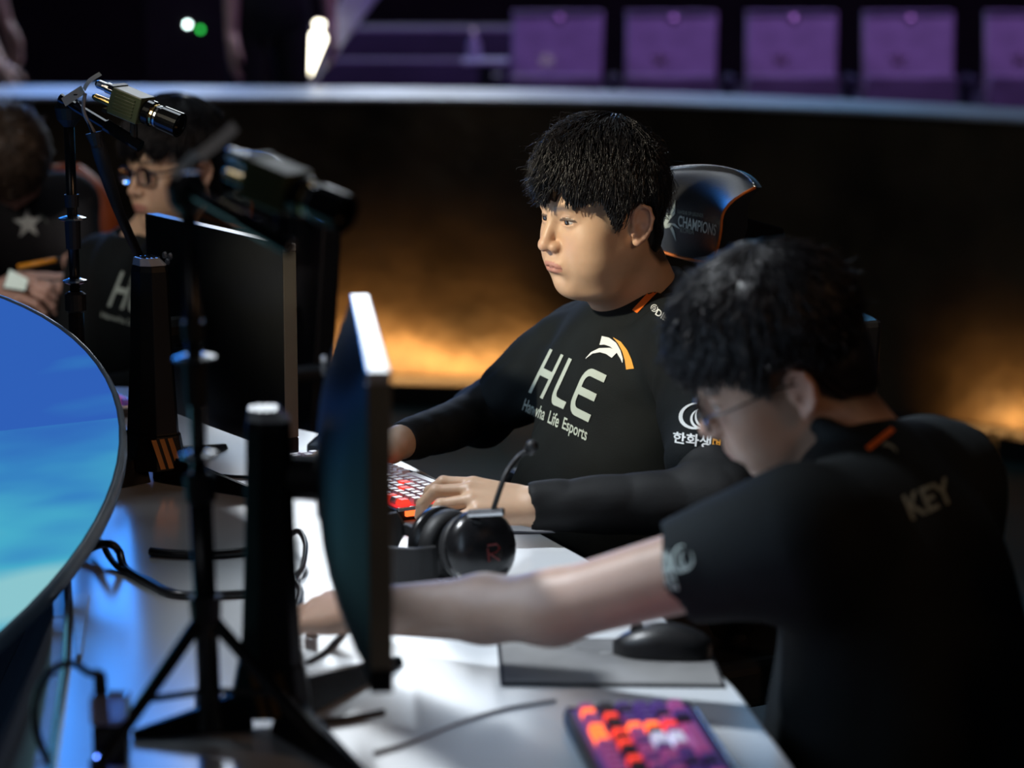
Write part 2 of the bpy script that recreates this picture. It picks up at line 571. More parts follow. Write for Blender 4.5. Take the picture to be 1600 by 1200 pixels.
for p in (L_edge[1], L_edge[5], R_edge[3], R_edge[8]):
    d = (Vector((-0.15, 3.6, 0)) - Vector((p.x, p.y, 0))).normalized() * 0.12
    MB().box((p.x + d.x, p.y + d.y, (DZ - 0.03) / 2), (0.06, 0.06, DZ - 0.03)).build('leg', 'black_plastic', desk, bevel=0.004)
# outer front panels hanging below the left edge, one per bay
ext = list(L_edge)
for i in range(len(ext) - 1):
    a, b = ext[i], ext[i + 1]
    out = Vector((-0.10, -0.01, 0))
    g = (b - a) * 0.006
    MB().hexa([a + out * 3.1 + g + Vector((0, 0, -0.60)), a + out * 2.9 + g + Vector((0, 0, -0.60)), b + out * 2.9 - g + Vector((0, 0, -0.60)), b + out * 3.1 - g + Vector((0, 0, -0.60))],
              [a + g + Vector((-0.022, 0, -0.012)), a + g + Vector((-0.002, 0, -0.012)), b - g + Vector((-0.002, 0, -0.012)), b - g + Vector((-0.022, 0, -0.012))]).build('front_panel', 'desk_grey', desk, bevel=0.002)
# pale raised strip along the left edge
a, b, c = Pz(112, 1035, DZ), Pz(140, 935, DZ), Pz(116, 935, DZ)
MB().prism([(p.x, p.y) for p in (Pz(119, 1030, DZ), Pz(128, 1030, DZ), Pz(140, 935, DZ), Pz(112, 935, DZ))], DZ, DZ + 0.006).build('cover_strip', 'desk_strip', desk, bevel=0.001)
MB().tube([p + Vector((0.0, 0, 0.004)) for p in L_edge[:5]], 0.006, 6).build('edge_trim', 'steel', desk)

# ================================================================== round glossy panel at the left, its blue reflection made to glow
pc = Vector((-1.13, 3.66, 0.86))
ptop, pright, pbot = P(0, 470, 4.16), P(190, 700, 3.66), P(0, 1000, 3.22)
nrm = (pright - pbot).cross(ptop - pbot).normalized()
if nrm.z < 0:
    nrm = -nrm
ax_y = (Vector((0, 1, 0)) - nrm * nrm.y).normalized()
ax_x = ax_y.cross(nrm)
# circle through the three points
def circ(a, b, c):
    ab, ac = b - a, c - a
    n = ab.cross(ac)
    o = (n.cross(ab) * ac.length_squared + ac.cross(n) * ab.length_squared) / (2 * n.length_squared)
    return a + o, o.length
pc, pr = circ(ptop, pright, pbot)
Mp = Matrix.Translation(pc) @ Matrix((ax_x, ax_y, nrm)).transposed().to_4x4()
disc = thing('round_gloss_panel', 'large round tilted glossy panel, blue and cyan reflection painted as glow, left of the desk', 'screen', (pc.x, pc.y, 0))
o = MB().lathe([(0.0, pr - 0.006), (0.008, pr - 0.002)], (0, 0, 0), (0, 0, 1), 96).build('panel_face', 'round_gloss_panel')
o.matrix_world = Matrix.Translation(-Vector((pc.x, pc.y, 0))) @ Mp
o.parent = disc
mb = MB(Mp)
N = 96
prof = [(pr - 0.006, 0.0), (pr - 0.002, 0.0095), (pr + 0.004, 0.0095), (pr + 0.007, 0.003), (pr + 0.006, -0.012), (pr - 0.02, -0.014), (pr - 0.006, 0.0)]
mb.grid([[(r * math.cos(2 * math.pi * k / N), r * math.sin(2 * math.pi * k / N), h) for k in range(N + 1)] for r, h in prof])
mb.build('rim', 'panel_rim', disc, smooth=True)
MB(Mp).lathe([(-0.02, pr - 0.05), (-0.012, pr - 0.02)], (0, 0, 0), (0, 0, 1), 64).build('back_plate', 'black_plastic', disc)
MB().tube([(pc.x, pc.y, 0.02), (pc.x, pc.y, pc.z - 0.01)], 0.05, 16).build('pedestal', 'black_plastic', disc, smooth=False)
MB().lathe([(0, 0.28), (0.02, 0.27), (0.03, 0.06)], (pc.x, pc.y, 0), (0, 0, 1), 32).build('base', 'black_plastic', disc)


# ================================================================== monitors
def monitor(label, top_near, top_far, H, stand, leglen, slots=3):
    """top_near/top_far: the two upper corners of the casing; the screen faces away from the camera's left"""
    a, b = Vector(top_near), Vector(top_far)
    b.z = a.z
    W = (b - a).length
    w = (b - a).normalized()                    # from near to far edge
    n = Vector((w.y, -w.x, 0))                  # towards the viewer of the screen
    if n.x < 0:
        n = -n
    base = Vector((stand[0], stand[1], DZ))
    t = thing('monitor', label, 'monitor', base)
    def Q(u, v, d):                             # u along width 0..1, v down 0..1, d towards the user
        return a + w * (W * u) + Vector((0, 0, -H * v)) + n * d
    # curved back shell
    rows = []
    K = 14
    for i in range(K + 1):
        r = []
        for j in range(K + 1):
            u, v = i / K, j / K
            bul = (max(0.0, 1 - abs(2 * u - 1) ** 2.6) ** 0.8) * (max(0.0, 1 - abs(2 * v - 1) ** 2.6) ** 0.8)
            r.append(Q(u, v, -0.012 - 0.045 * bul))
        rows.append(r)
    MB().grid(rows).build('back_shell', 'monitor_back', t, smooth=True)
    # frame, built of four bars
    th = 0.024
    def bar_(u0, u1, v0, v1, name, m):
        MB().hexa([Q(u0, v1, -0.012), Q(u1, v1, -0.012), Q(u1, v1, th - 0.012), Q(u0, v1, th - 0.012)],
                  [Q(u0, v0, -0.012), Q(u1, v0, -0.012), Q(u1, v0, th - 0.012), Q(u0, v0, th - 0.012)]).build(name, m, t, bevel=0.002)
    e = 0.010 / W
    f = 0.012 / H
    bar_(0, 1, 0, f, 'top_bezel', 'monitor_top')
    bar_(0, 1, 1 - 2 * f, 1, 'bottom_bezel', 'monitor_back')
    bar_(0, e, f, 1 - 2 * f, 'side_bezel', 'monitor_edge')
    bar_(1 - e, 1, f, 1 - 2 * f, 'side_bezel', 'monitor_edge')
    MB().hexa([Q(e, 1 - 2 * f, 0.004), Q(1 - e, 1 - 2 * f, 0.004), Q(1 - e, 1 - 2 * f, 0.008), Q(e, 1 - 2 * f, 0.008)],
              [Q(e, f, 0.004), Q(1 - e, f, 0.004), Q(1 - e, f, 0.008), Q(e, f, 0.008)]).build('panel_face', 'screen_glow', t)
    for k in range(3):
        p = Q(0.70 - 0.02 * k, 0.16 + 0.03 * (k % 2), -0.045)
        MB().lathe([(0, 0.006), (0.004, 0.005)], p, -n, 10).build('badge', 'desk_grey', t)
    # stand column: faceted, tapering upward, with a pale slanted cap
    mid = Q(0.5, 0.5, 0)
    zt = DZ + 0.345
    def ring(z, s, shift=0.0):
        c = Vector((base.x, base.y, z)) - n * shift
        o = []
        for x, y in ((-1, -0.45), (-0.55, -1), (0.55, -1), (1, -0.45), (1, 0.5), (0.6, 0.8), (-0.6, 0.8), (-1, 0.5)):
            o.append(c + w * (x * s[0]) + n * (y * s[1]))
        return o
    prof = [(DZ + 0.022, (0.056, 0.050)), (DZ + 0.075, (0.048, 0.040)), (DZ + 0.078, (0.045, 0.037)), (DZ + 0.20, (0.037, 0.031)), (zt - 0.01, (0.030, 0.027)), (zt, (0.027, 0.025))]
    mb = MB()
    vs, fs = [], []
    for z, s_ in prof:
        vs += ring(z, s_)
    for i in range(len(prof) - 1):
        fs += [[i * 8 + k, i * 8 + (k + 1) % 8, i * 8 + 8 + (k + 1) % 8, i * 8 + 8 + k] for k in range(8)]
    fs += [list(range(8)), [len(vs) - 8 + k for k in range(8)]]
    mb._add(vs, fs)
    cl = mb.build('stand_column', 'monitor_back', t, bevel=0.0015)
    # cap with grip grooves
    mb = MB()
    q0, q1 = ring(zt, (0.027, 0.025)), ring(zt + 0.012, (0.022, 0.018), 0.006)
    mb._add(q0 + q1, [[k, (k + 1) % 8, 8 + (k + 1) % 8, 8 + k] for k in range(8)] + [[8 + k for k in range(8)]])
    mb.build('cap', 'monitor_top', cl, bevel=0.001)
    for k in range(4):
        c = Vector((base.x, base.y, zt + 0.0125)) - n * (0.016 - 0.008 * k)
        MB().tube([c - w * 0.016, c + w * 0.016], 0.0014, 5).build('grip_groove', 'black_plastic', cl)
    # copper slashes on the flared foot, facing the back
    for k in range(slots):
        u0 = 0.016 - 0.014 * k
        p0 = Vector((base.x, base.y, DZ + 0.026)) - w * 0.0572 + n * u0
        p1 = Vector((base.x, base.y, DZ + 0.073)) - w * 0.0495 + n * (u0 - 0.012)
        MB().hexa([p0 - n * .0042, p0 + n * .0042, p0 + n * .0042 + w * .006, p0 - n * .0042 + w * .006],
                  [p1 - n * .0042, p1 + n * .0042, p1 + n * .0042 + w * .006, p1 - n * .0042 + w * .006]).build('copper_band', 'copper', cl)
    # mounting arm between column and casing
    am = Vector((base.x, base.y, mid.z))
    e_ = mid - n * 0.05
    MB().tube([am, e_], 0.026, 12).tube([e_ - n * 0.008, e_ + n * 0.004], 0.045, 16).build('mount_arm', 'monitor_back', t, bevel=0.001)
    # three angular legs
    for ang, L in leglen:
        d = Vector((math.cos(ang), math.sin(ang), 0))
        s_ = Vector((-d.y, d.x, 0))
        q = [base + d * 0.03, base + d * (L * 0.5), base + d * L]
        hs = [0.045, 0.030, 0.010]
        ws = [0.020, 0.014, 0.007]
        vs, fs = [], []
        for p, h_, w_ in zip(q, hs, ws):
            vs += [p - s_ * w_ + Vector((0, 0, 0.001)), p + s_ * w_ + Vector((0, 0, 0.001)), p + s_ * w_ * 0.4 + Vector((0, 0, h_)), p - s_ * w_ * 0.4 + Vector((0, 0, h_))]
        for i in range(2):
            fs += [[i * 4 + k, i * 4 + (k + 1) % 4, i * 4 + 4 + (k + 1) % 4, i * 4 + 4 + k] for k in range(4)]
        fs += [[3, 2, 1, 0], [8, 9, 10, 11]]
        MB()._add(vs, fs).build('leg', 'black_satin', t, bevel=0.001)
    return t


mon_front = monitor('black curved-back monitor edge-on in the foreground, nearest the camera', P(592, 581, 2.52), P(562, 457, 3.07), 0.325, (-0.262, 2.80),
        [(math.radians(-62), 0.27), (math.radians(62), 0.27), (math.radians(200), 0.16)])
mon_rear = monitor('black monitor with lit top edge, second along the desk, seen from behind', P(452, 381, 3.97), P(237, 331, 4.40), 0.325, (-0.570, 4.11),
        [(math.radians(-40), 0.25), (math.radians(70), 0.25), (math.radians(-128), 0.20)])


# ================================================================== camera stands and box cameras
def camera_stand(label, foot, top, legs=True):
    foot, top = Vector(foot), Vector(top)
    t = thing('camera_stand', label, 'stand', foot)
    d = top - foot
    def A(s):
        return foot + d * s
    MB().tube([A(0.03), A(0.45)], 0.0125, 14).build('lower_tube', 'black_satin', t, smooth=True)
    MB().tube([A(0.45), A(0.95)], 0.0085, 14).build('upper_tube', 'black_satin', t, smooth=True)
    MB().lathe([(0, 0.0125), (0.004, 0.017), (0.03, 0.017), (0.034, 0.011)], A(0.43), d, 16).build('collar', 'black_rubber', t)
    MB().lathe([(0, 0.010), (0.004, 0.019), (0.007, 0.019), (0.010, 0.010)], A(0.505), d, 18).build('clamp_ring', 'steel', t)
    MB().lathe([(0, 0.008), (0.035, 0.008)], A(0.53), d, 14).build('brass_sleeve', 'brass', t)
    MB().lathe([(0, 0.012), (0.05, 0.013)], A(0.60), d, 14).build('grip', 'black_rubber', t)
    MB().lathe([(0, 0.012), (0.003, 0.022), (0.006, 0.022), (0.009, 0.012)], A(0.672), d, 18).build('clamp_ring', 'steel', t)
    MB().lathe([(0, 0.011), (0.02, 0.012)], A(0.71), d, 14).build('collar', 'black_rubber', t)
    MB().lathe([(0, 0.009), (0.012, 0.019), (0.03, 0.022), (0.045, 0.014)], A(0.92), d, 16).build('swivel_head', 'black_rubber', t)
    if legs:
        for k in range(3):
            w = math.radians(100 + 120 * k)
            e = foot + Vector((math.cos(w), math.sin(w), 0)) * 0.14
            lg = MB().tube([A(0.24), e + Vector((0, 0, 0.008))], [0.008, 0.007], 8).build('leg', 'black_satin', t)
            MB().tube([e, e + Vector((0, 0, 0.014))], 0.010, 8).build('rubber_foot', 'black_rubber', lg)
            MB().tube([A(0.10), A(0.24) * 0.45 + e * 0.55], 0.004, 6).build('brace', 'black_satin', t)
        MB().lathe([(0, 0.016), (0.03, 0.018)], A(0.22), d, 14).build('leg_hub', 'black_rubber', t)
    return t


def box_camera(label, rear, front, pivot, roll_up=Vector((0, 0, 1))):
    """rear: back of the connectors, front: end of the lens"""
    rear, front, pivot = Vector(rear), Vector(front), Vector(pivot)
    L = (front - rear).length
    x = (front - rear).normalized()
    y = roll_up.cross(x).normalized()
    z = x.cross(y)
    M = Matrix.Translation(rear) @ Matrix((x, y, z)).transposed().to_4x4()
    s = L / 0.15
    t = thing('box_camera', label, 'camera', pivot)
    b = MB(M).box((0.064 * s, 0, 0), (0.052 * s, 0.040 * s, 0.040 * s)).build('body', 'camera_olive', t, bevel=0.002)
    for k in range(6):
        for sy in (-1, 1):
            MB(M).box((0.064 * s, sy * 0.0205 * s, (-0.0125 + 0.005 * k) * s), (0.034 * s, 0.003 * s, 0.0022 * s)).build('cooling_fin', 'camera_olive', b)
    for sz in (-1, 1):
        MB(M).box((0.036 * s, 0, sz * 0.018 * s), (0.008 * s, 0.042 * s, 0.006 * s)).build('end_plate', 'black_plastic', b)
    MB(M).lathe([(0.088 * s, 0.016 * s), (0.094 * s, 0.019 * s), (0.104 * s, 0.019 * s), (0.105 * s, 0.016 * s), (0.118 * s, 0.016 * s), (0.119 * s, 0.018 * s), (0.15 * s, 0.0185 * s), (0.15 * s, 0.014 * s), (0.142 * s, 0.012 * s)],
                (0, 0, 0), (1, 0, 0), 24).build('lens', 'black_gloss', t)
    MB(M).lathe([(0.1055 * s, 0.0165 * s), (0.109 * s, 0.0165 * s)], (0, 0, 0), (1, 0, 0), 20).build('lens_ring', 'brass', t)
    MB(M).lathe([(0.112 * s, 0.0165 * s), (0.115 * s, 0.0165 * s)], (0, 0, 0), (1, 0, 0), 20).build('lens_ring', 'steel', t)
    MB(M).lathe([(0.0, 0.004 * s), (0.004 * s, 0.0065 * s), (0.018 * s, 0.0065 * s), (0.019 * s, 0.008 * s), (0.036 * s, 0.008 * s)], (0, 0, 0.010 * s), (1, 0, 0), 14).build('connector', 'steel', t)
    MB(M).lathe([(0.0, 0.003 * s), (0.004 * s, 0.005 * s), (0.036 * s, 0.0055 * s)], (0, 0, -0.010 * s), (1, 0, 0), 14).build('connector', 'brass', t)
    # mounting bar from the pivot under the camera
    w = M @ Vector((0.086 * s, 0, -0.052 * s))
    MB().tube([pivot - x * 0.022, pivot + (w - pivot) * 0.55], 0.0075, 10).tube([pivot + (w - pivot) * 0.55, w + x * 0.012], 0.010, 10).build('mount_bar', 'black_gloss', t)
    MB().tube([w, M @ Vector((0.075 * s, 0, -0.018 * s))], 0.006, 8).build('mount_post', 'black_plastic', t)
    return t


F1 = Pz(131, 700, DZ)
F1 = Vector((P(124, 600, 4.16).x, 4.16, DZ))
T1 = P(106, 150, 4.16)
camera_stand('slim black camera stand beside the blue round panel, in front of the star-shirt person', F1, T1)
box_camera('olive box camera with cooling fins on the left stand', P(148, 140, 4.13), P(281, 196, 4.07), P(112, 160, 4.14))
F2 = Vector((P(331, 1190, 2.72).x, 2.72, DZ))
T2 = P(291, 262, 2.72)
camera_stand('blurred black camera stand in the foreground between the two monitor stands', F2, T2)
box_camera('blurred box camera with blue sheen on the foreground stand', P(352, 255, 2.69), P(540, 335, 2.60), P(300, 296, 2.70))


def ribbon(name, label, cat, pts, w, up, material, group=None):
    pts = smooth_path(pts, 5)
    up = Vector(up).normalized()
    t = [p - up * w / 2 for p in pts], [p + up * w / 2 for p in pts]
    n = Vector((0, 0.0012, 0))
    mb = MB()
    mb.grid([[p for p in t[0]], [p for p in t[1]], [p + n for p in t[1]], [p + n for p in t[0]], [p for p in t[0]]])
    return tag(mb.build(name, material, smooth=False, loc=pts[0]), label, cat, group)


g = ribbon('paper_tag', 'white paper label wrapped round the left camera stand clamp', 'tag', [P(99, 160, 4.115), P(114, 150, 4.115), P(130, 140, 4.115)], 0.018, (-0.50, 0.65, 0.72), 'paper_tag')
for k in range(2):
    MB().box(P(118 + 3 * k, 148 + 4 * k, 4.1135), (0.006, 0.0006, 0.0022)).build('printed_line', 'ink', g)
ribbon('cable_tag', 'thin white tag strip standing up behind the left box camera', 'tag', [P(131, 140, 4.11), P(140, 126, 4.11), P(157, 115, 4.11)], 0.008, (-0.60, 0.5, 0.62), 'paper_tag')
ribbon('paper_tag', 'blurred pale paper strip sticking up over the foreground camera', 'tag', [P(310, 245, 2.66), P(340, 222, 2.66), P(368, 197, 2.66)], 0.015, (-0.55, 0.6, 0.66), 'paper_tag')
ribbon('paper_tag', 'blurred pale paper strip hanging left of the foreground camera clamp', 'tag', [P(270, 275, 2.67), P(290, 256, 2.67), P(306, 240, 2.67)], 0.012, (-0.60, 0.6, 0.62), 'paper_tag')

# sleeved cable from the left camera down behind the rear monitor
c = thing('camera_cable', 'black sleeved cable running from the left camera down behind the monitor', 'cable', P(148, 215, 4.1))
pth = smooth_path([P(150, 213, 4.10), P(160, 250, 4.12), P(186, 330, 4.2), P(215, 395, 4.3), P(238, 447, 4.36), P(252, 520, 4.40)], 6)
MB().tube(pth, [0.010 + 0.003 * math.sin(min(i, 12) / 12 * math.pi) - 0.0035 * i / len(pth) for i in range(len(pth))], 10).build('sleeve', 'black_rubber', c, smooth=True)
MB().lathe([(0, 0.014), (0.02, 0.009), (0.024, 0.009)], P(147, 207, 4.10), (0.2, 0, -1), 12).build('sleeve_end', 'black_rubber', c)
MB().tube(smooth_path([P(133, 146, 4.11), P(131, 175, 4.10), P(148, 208, 4.10)], 6), 0.003, 6).build('wire', 'cable_grey', c, smooth=True)
MB().tube(smooth_path([P(120, 160, 4.11), P(135, 185, 4.10), P(145, 208, 4.10)], 6), 0.003, 6).build('wire', 'cable_black', c, smooth=True)


# ================================================================== keyboards
def key_mesh(name, sx, sy, h):
    bm = bmesh.new()
    b = [bm.verts.new((x * sx / 2, y * sy / 2, 0)) for x, y in ((-1, -1), (1, -1), (1, 1), (-1, 1))]
    m_ = [bm.verts.new((x * sx / 2, y * sy / 2, h * 0.4)) for x, y in ((-1, -1), (1, -1), (1, 1), (-1, 1))]
    t = [bm.verts.new((x * sx / 2 * 0.78, y * sy / 2 * 0.76, h)) for x, y in ((-1, -1), (1, -1), (1, 1), (-1, 1))]
    for lo, hi in ((b, m_), (m_, t)):
        for i in range(4):
            bm.faces.new((lo[i], lo[(i + 1) % 4], hi[(i + 1) % 4], hi[i]))
    bm.faces.new(t)
    me = bpy.data.meshes.new(name)
    bm.to_mesh(me)
    bm.free()
    return me


KM = {}


def keyboard(label, origin, ldir, wdir, pick, under, L=0.44, W=0.145, lights=()):
    """origin: one corner of the case; keys run along ldir, rows are stacked along wdir"""
    l = Vector((ldir.x, ldir.y, 0)).normalized()
    w = Vector((wdir.x, wdir.y, 0))
    w = (w - l * w.dot(l)).normalized()
    o = Vector((origin.x, origin.y, DZ))
    ctr = o + l * L / 2 + w * W / 2
    t = thing('keyboard', label, 'keyboard', ctr)
    M = Matrix.Translation(o) @ Matrix((l, w, l.cross(w))).transposed().to_4x4()
    flip = -1 if l.cross(w).z < 0 else 1
    body = MB(M).box((L / 2, W / 2, flip * 0.010), (L, W, 0.018)).build('case', 'black_plastic', t, bevel=0.003)
    MB(M).box((L / 2, W / 2, flip * 0.0200), (L - 0.012, W - 0.014, 0.001)).build('light_plate', under, t)
    for a, b in ((0.0, 0.012), (L, -0.012)):
        MB(M).box((a, W / 2, flip * 0.019), (0.006, W * 0.96, 0.006)).build('end_trim', 'steel', t, bevel=0.001)
    MB(M).box((L / 2, -0.002, flip * 0.016), (L * 0.97, 0.004, 0.006)).build('side_trim', 'steel', t, bevel=0.001)
    px, py = 0.0187, 0.0192
    rows = 6
    ncol = int((L - 0.016) / px)
    for r in range(rows):
        c = 0
        while c < ncol:
            if c in (15, 19) and r != 9 and ncol > 20:
                c += 1
                continue
            wide = 1
            if r == 0 and c in (4,):
                wide = 6
            if c in (0, 13) and r in (1, 2, 3):
                wide = 2 if c == 13 else 1
            mname = pick(r, c)
            k = (wide, mname)
            if k not in KM:
                me = key_mesh('key', px * wide - 0.003, py - 0.003, 0.0095)
                me.materials.append(MATS[mname])
                KM[k] = me
            ob = bpy.data.objects.new('key', KM[k])
            col.objects.link(ob)
            ob.parent = t
            p = M @ Vector((0.010 + px * (c + wide / 2), 0.014 + py * (r + 0.5) + (0.003 if r == 5 else 0), flip * 0.0205))
            ob.location = p - ctr
            ob.rotation_euler = (0, 0, math.atan2(l.y, l.x))
            c += wide
    return t, M, flip


rk = random.Random(3)


def pickA(r, c):
    if r == 5 and c < 9:
        return 'key_red' if c in (0, 2) else 'keycap'
    return 'keycap' if rk.random() < 0.96 else 'key_red'


nr, nl = Pz(752, 800, DZ), Pz(614, 826, DZ)
fA = Vector((-0.87, -0.5, 0))
kbA, MA, flA = keyboard('backlit gaming keyboard with pale keycaps and red glow under the middle player hand', nr, Vector((-0.5, 0.87, 0)), fA, pickA, 'red_underglow')
MB(MA).box((0.0, 0.115, flA * 0.012), (0.010, 0.030, 0.008)).build('status_light', 'key_orange', kbA, bevel=0.001)


def pickB(r, c):
    if r == 5:
        return 'key_orange' if c in (1, 4, 5, 6) else 'key_pink'
    if r == 4:
        return 'key_red' if c in (2, 5, 7, 10) else 'keycap_dark'
    if c in (4,) and r in (1, 2, 3):
        return 'key_orange' if r > 1 else 'key_red'
    if c in (6, 7) and r in (1, 2):
        return 'key_white'
    return rk.choice(['key_violet', 'key_pink', 'key_violet', 'keycap_dark', 'key_pink'])


b0, b1 = Pz(890, 1092, DZ + 0.02), Pz(945, 1200, DZ + 0.02)
b2 = Pz(1082, 1100, DZ + 0.02)
kbB, MBk, flB = keyboard('backlit keyboard with violet and glowing orange-red keys in the bottom foreground', b2, b1 - b0, b0 - b2, pickB, 'key_violet')
# the keyboard of the player behind the rear monitor
kbC, MC, flC = keyboard('violet-lit keyboard beyond the round panel, half hidden by the rear monitor stand', Pz(222, 650, DZ), Vector((-0.45, 0.89, 0)), Vector((-0.89, -0.45, 0)), lambda r, c: 'key_pink' if (r + c) % 3 else 'key_violet', 'key_violet', L=0.36)

# ================================================================== mouse pads and mice
pad = thing('mouse_pad', 'grey patterned mouse pad with dark stitched edge under the outstretched arm', 'mouse pad', Pz(960, 1040, DZ))
q = [Pz(782, 1072, DZ), Pz(1135, 1076, DZ), Pz(1105, 1002, DZ), Pz(776, 1000, DZ)]
cen = sum(q, Vector()) / 4
MB().prism([(p.x, p.y) for p in q], DZ, DZ + 0.003).build('border', 'pad_edge', pad, bevel=0.001)
MB().prism([(cen.x + (p.x - cen.x) * 0.965, cen.y + (p.y - cen.y) * 0.94) for p in q], DZ + 0.003, DZ + 0.0036).build('cloth', 'pad_grey', pad)
q = [Pz(742, 838, DZ), Pz(880, 836, DZ), Pz(795, 795, DZ), Pz(700, 800, DZ)]
q = [Pz(640, 836, DZ), Pz(868, 834, DZ), Pz(775, 786, DZ), Pz(640, 735, DZ), Pz(560, 745, DZ)]
pad2 = thing('desk_mat', 'thin grey desk mat under the middle keyboard and wrist', 'desk mat', Pz(740, 800, DZ))
MB().prism([(p.x, p.y) for p in q], DZ, DZ + 0.0012).build('border', 'pad_edge', pad2)
cen = sum(q, Vector()) / 5
MB().prism([(cen.x + (p.x - cen.x) * 0.975, cen.y + (p.y - cen.y) * 0.96) for p in q], DZ + 0.0012, DZ + 0.0016).build('cloth', 'pad_grey', pad2)


def mouse(label, c, d, glow=False):
    c = Vector(c)
    d = Vector((d[0], d[1], 0)).normalized()
    s = Vector((-d.y, d.x, 0))
    t = thing('computer_mouse', label, 'mouse', c)
    rows = []
    for i in range(11):
        u = i / 10
        wv = 0.032 * (1 - abs(2 * u - 0.9) ** 3 * 0.55) * (0.55 if i in (0, 10) else 1)
        hv = 0.038 * math.sin(math.pi * (0.12 + 0.8 * u)) ** 0.7
        r = []
        for k in range(11):
            a = math.pi * k / 10
            r.append(c + d * (0.12 * (u - 0.5)) + s * (wv * math.cos(a)) + Vector((0, 0, hv * math.sin(a) ** 0.6 + 0.001)))
        rows.append(r)
    mb = MB().grid(rows)
    n = 11
    mb.f += [list(range(n)), [10 * n + k for k in range(n)]]
    mb.build('shell', 'black_plastic', t, smooth=True)
    MB().tube([c + d * 0.03 - s * 0.003 + Vector((0, 0, 0.028)), c + d * 0.03 + s * 0.003 + Vector((0, 0, 0.028))], 0.010, 12).build('scroll_wheel', 'key_red' if glow else 'black_rubber', t)
    return t


mouse('black mouse on the grey pad under the foreground player arm', Pz(1035, 1022, DZ + 0.004), (-1, 0.1))
mouse('black mouse under the middle player far hand, behind the front monitor', Pz(535, 705, DZ), (-1, -0.3))


# ================================================================== cables
def cable(label, pts, r=0.003, m='cable_black', z=None, cat='cable', lift=None):
    q = []
    for i, p in enumerate(pts):
        if len(p) == 3:
            q.append(Pz(p[0], p[1], DZ + p[2]))
        else:
            q.append(Pz(p[0], p[1], DZ + r))
    pp = smooth_path(q, 7)
    return tag(MB().tube(pp, r, 7).build('cable', m, smooth=True, loc=q[0]), label, cat)


cable('thin grey cable lying across the white desk towards the foreground keyboard', [(585, 1175), (640, 1160), (720, 1128), (790, 1107), (868, 1094)], 0.002, 'cable_grey')
cable('black cable from the foreground mouse trailing left along the grey pad', [(985, 1020, 0.008), (940, 1021), (890, 1012), (850, 1000), (780, 985)], 0.0022)
cable('black looped cable on the white desk just left of the front monitor', [(446, 842), (466, 830, 0.02), (477, 850, 0.02), (473, 885, 0.01), (462, 905), (470, 925), (462, 960)], 0.004)
cable('thick black cable curving over the blue-lit desk from the round panel', [(120, 868), (150, 853, 0.02), (172, 850, 0.035), (186, 862, 0.02), (196, 888), (235, 912), (270, 928), (330, 930), (380, 928), (450, 925)], 0.0058)
cable('second black cable crossing the thick one beside the round panel', [(146, 838, 0.02), (160, 850, 0.02), (172, 872, 0.01), (190, 890), (230, 905), (262, 922), (320, 936)], 0.0045)
cable('flat dark cable passing behind the foreground stand', [(235, 862), (280, 866), (330, 866), (380, 862), (440, 850)], 0.0065)
cable('thin black cable on the desk left of the rear monitor stand', [(188, 742, 0.01), (200, 738, 0.02), (215, 730, 0.02), (230, 735)], 0.003)
cable('thin black cable crossing the desk behind the foreground monitor stand', [(300, 738), (340, 742), (380, 745), (440, 742), (480, 730), (500, 722)], 0.0026)
cable('loose black cable near the hand reaching behind the front monitor', [(480, 1035), (505, 1020), (525, 1000), (540, 982), (550, 965)], 0.003)
cable('thin headset wire curling on the desk by the headband', [(600, 925), (620, 918), (640, 900), (660, 897), (690, 908), (700, 890)], 0.0013)
cable('dark cable lying against the base of the front monitor', [(488, 1130), (520, 1126), (560, 1120), (600, 1112)], 0.0035)

# small glowing adaptor box with its looped lead, bottom left
hub = thing('adaptor_box', 'upright clear adaptor box with a bright blue indicator at the bottom left', 'adaptor', Pz(175, 1192, DZ))
hc = Pz(175, 1192, DZ)
MB().box((hc.x, hc.y, DZ + 0.022), (0.036, 0.03, 0.044)).build('body', 'black_gloss', hub, bevel=0.003)
MB().box((hc.x, hc.y, DZ + 0.060), (0.040, 0.028, 0.032)).build('clear_top', 'bottle_clear', hub, bevel=0.003)
MB().lathe([(0, 0.0035), (0.003, 0.0025)], (hc.x - 0.012, hc.y - 0.015, DZ + 0.010), (0, -1, 0.3), 12).build('indicator', 'led_blue', hub)
MB().lathe([(0, 0.008), (0.05, 0.007), (0.055, 0.004)], (hc.x - 0.008, hc.y, DZ + 0.046), (-0.05, 0, 1), 12).build('plug', 'black_rubber', hub)
k = hc + Vector((-0.011, 0, 0.10))
MB().tube(smooth_path([k, P(140, 1052, hc.y), P(112, 1036, hc.y), P(78, 1050, hc.y), P(57, 1090, hc.y), P(55, 1130, hc.y), P(66, 1170, hc.y), P(84, 1205, hc.y - 0.02)], 6), 0.0042, 8).build('lead', 'cable_black', hub, smooth=True)

# ================================================================== headset
hs = thing('headset', 'black over-ear gaming headset with boom microphone lying on the desk', 'headset', Pz(735, 900, DZ))
c1 = Pz(747, 856, 0.796)
ox = Vector((0.50, -0.84, 0.20)).normalized()
def cup(c, o, parts):
    prof = [(-0.030, 0.038), (-0.026, 0.046), (-0.010, 0.050), (-0.004, 0.046), (0.0, 0.050), (0.012, 0.051), (0.022, 0.044), (0.030, 0.030), (0.033, 0.012)]
    r = Matrix.Identity(4)
    MB().lathe([(h, r_ * 1.0) for h, r_ in prof[:4]], c, o, 28).build('ear_cushion', 'black_rubber', hs, smooth=True)
    MB().lathe([(h, r_ * 1.02) for h, r_ in prof[4:]], c, o, 28).build('ear_cup', 'black_satin', hs, smooth=True)
cup(c1, ox, None)
c2 = Pz(706, 852, 0.786) + Vector((-0.012, 0.022, -0.004))
cup(c2, -ox * 0.9 + Vector((-0.25, 0.1, 0.1)), None)
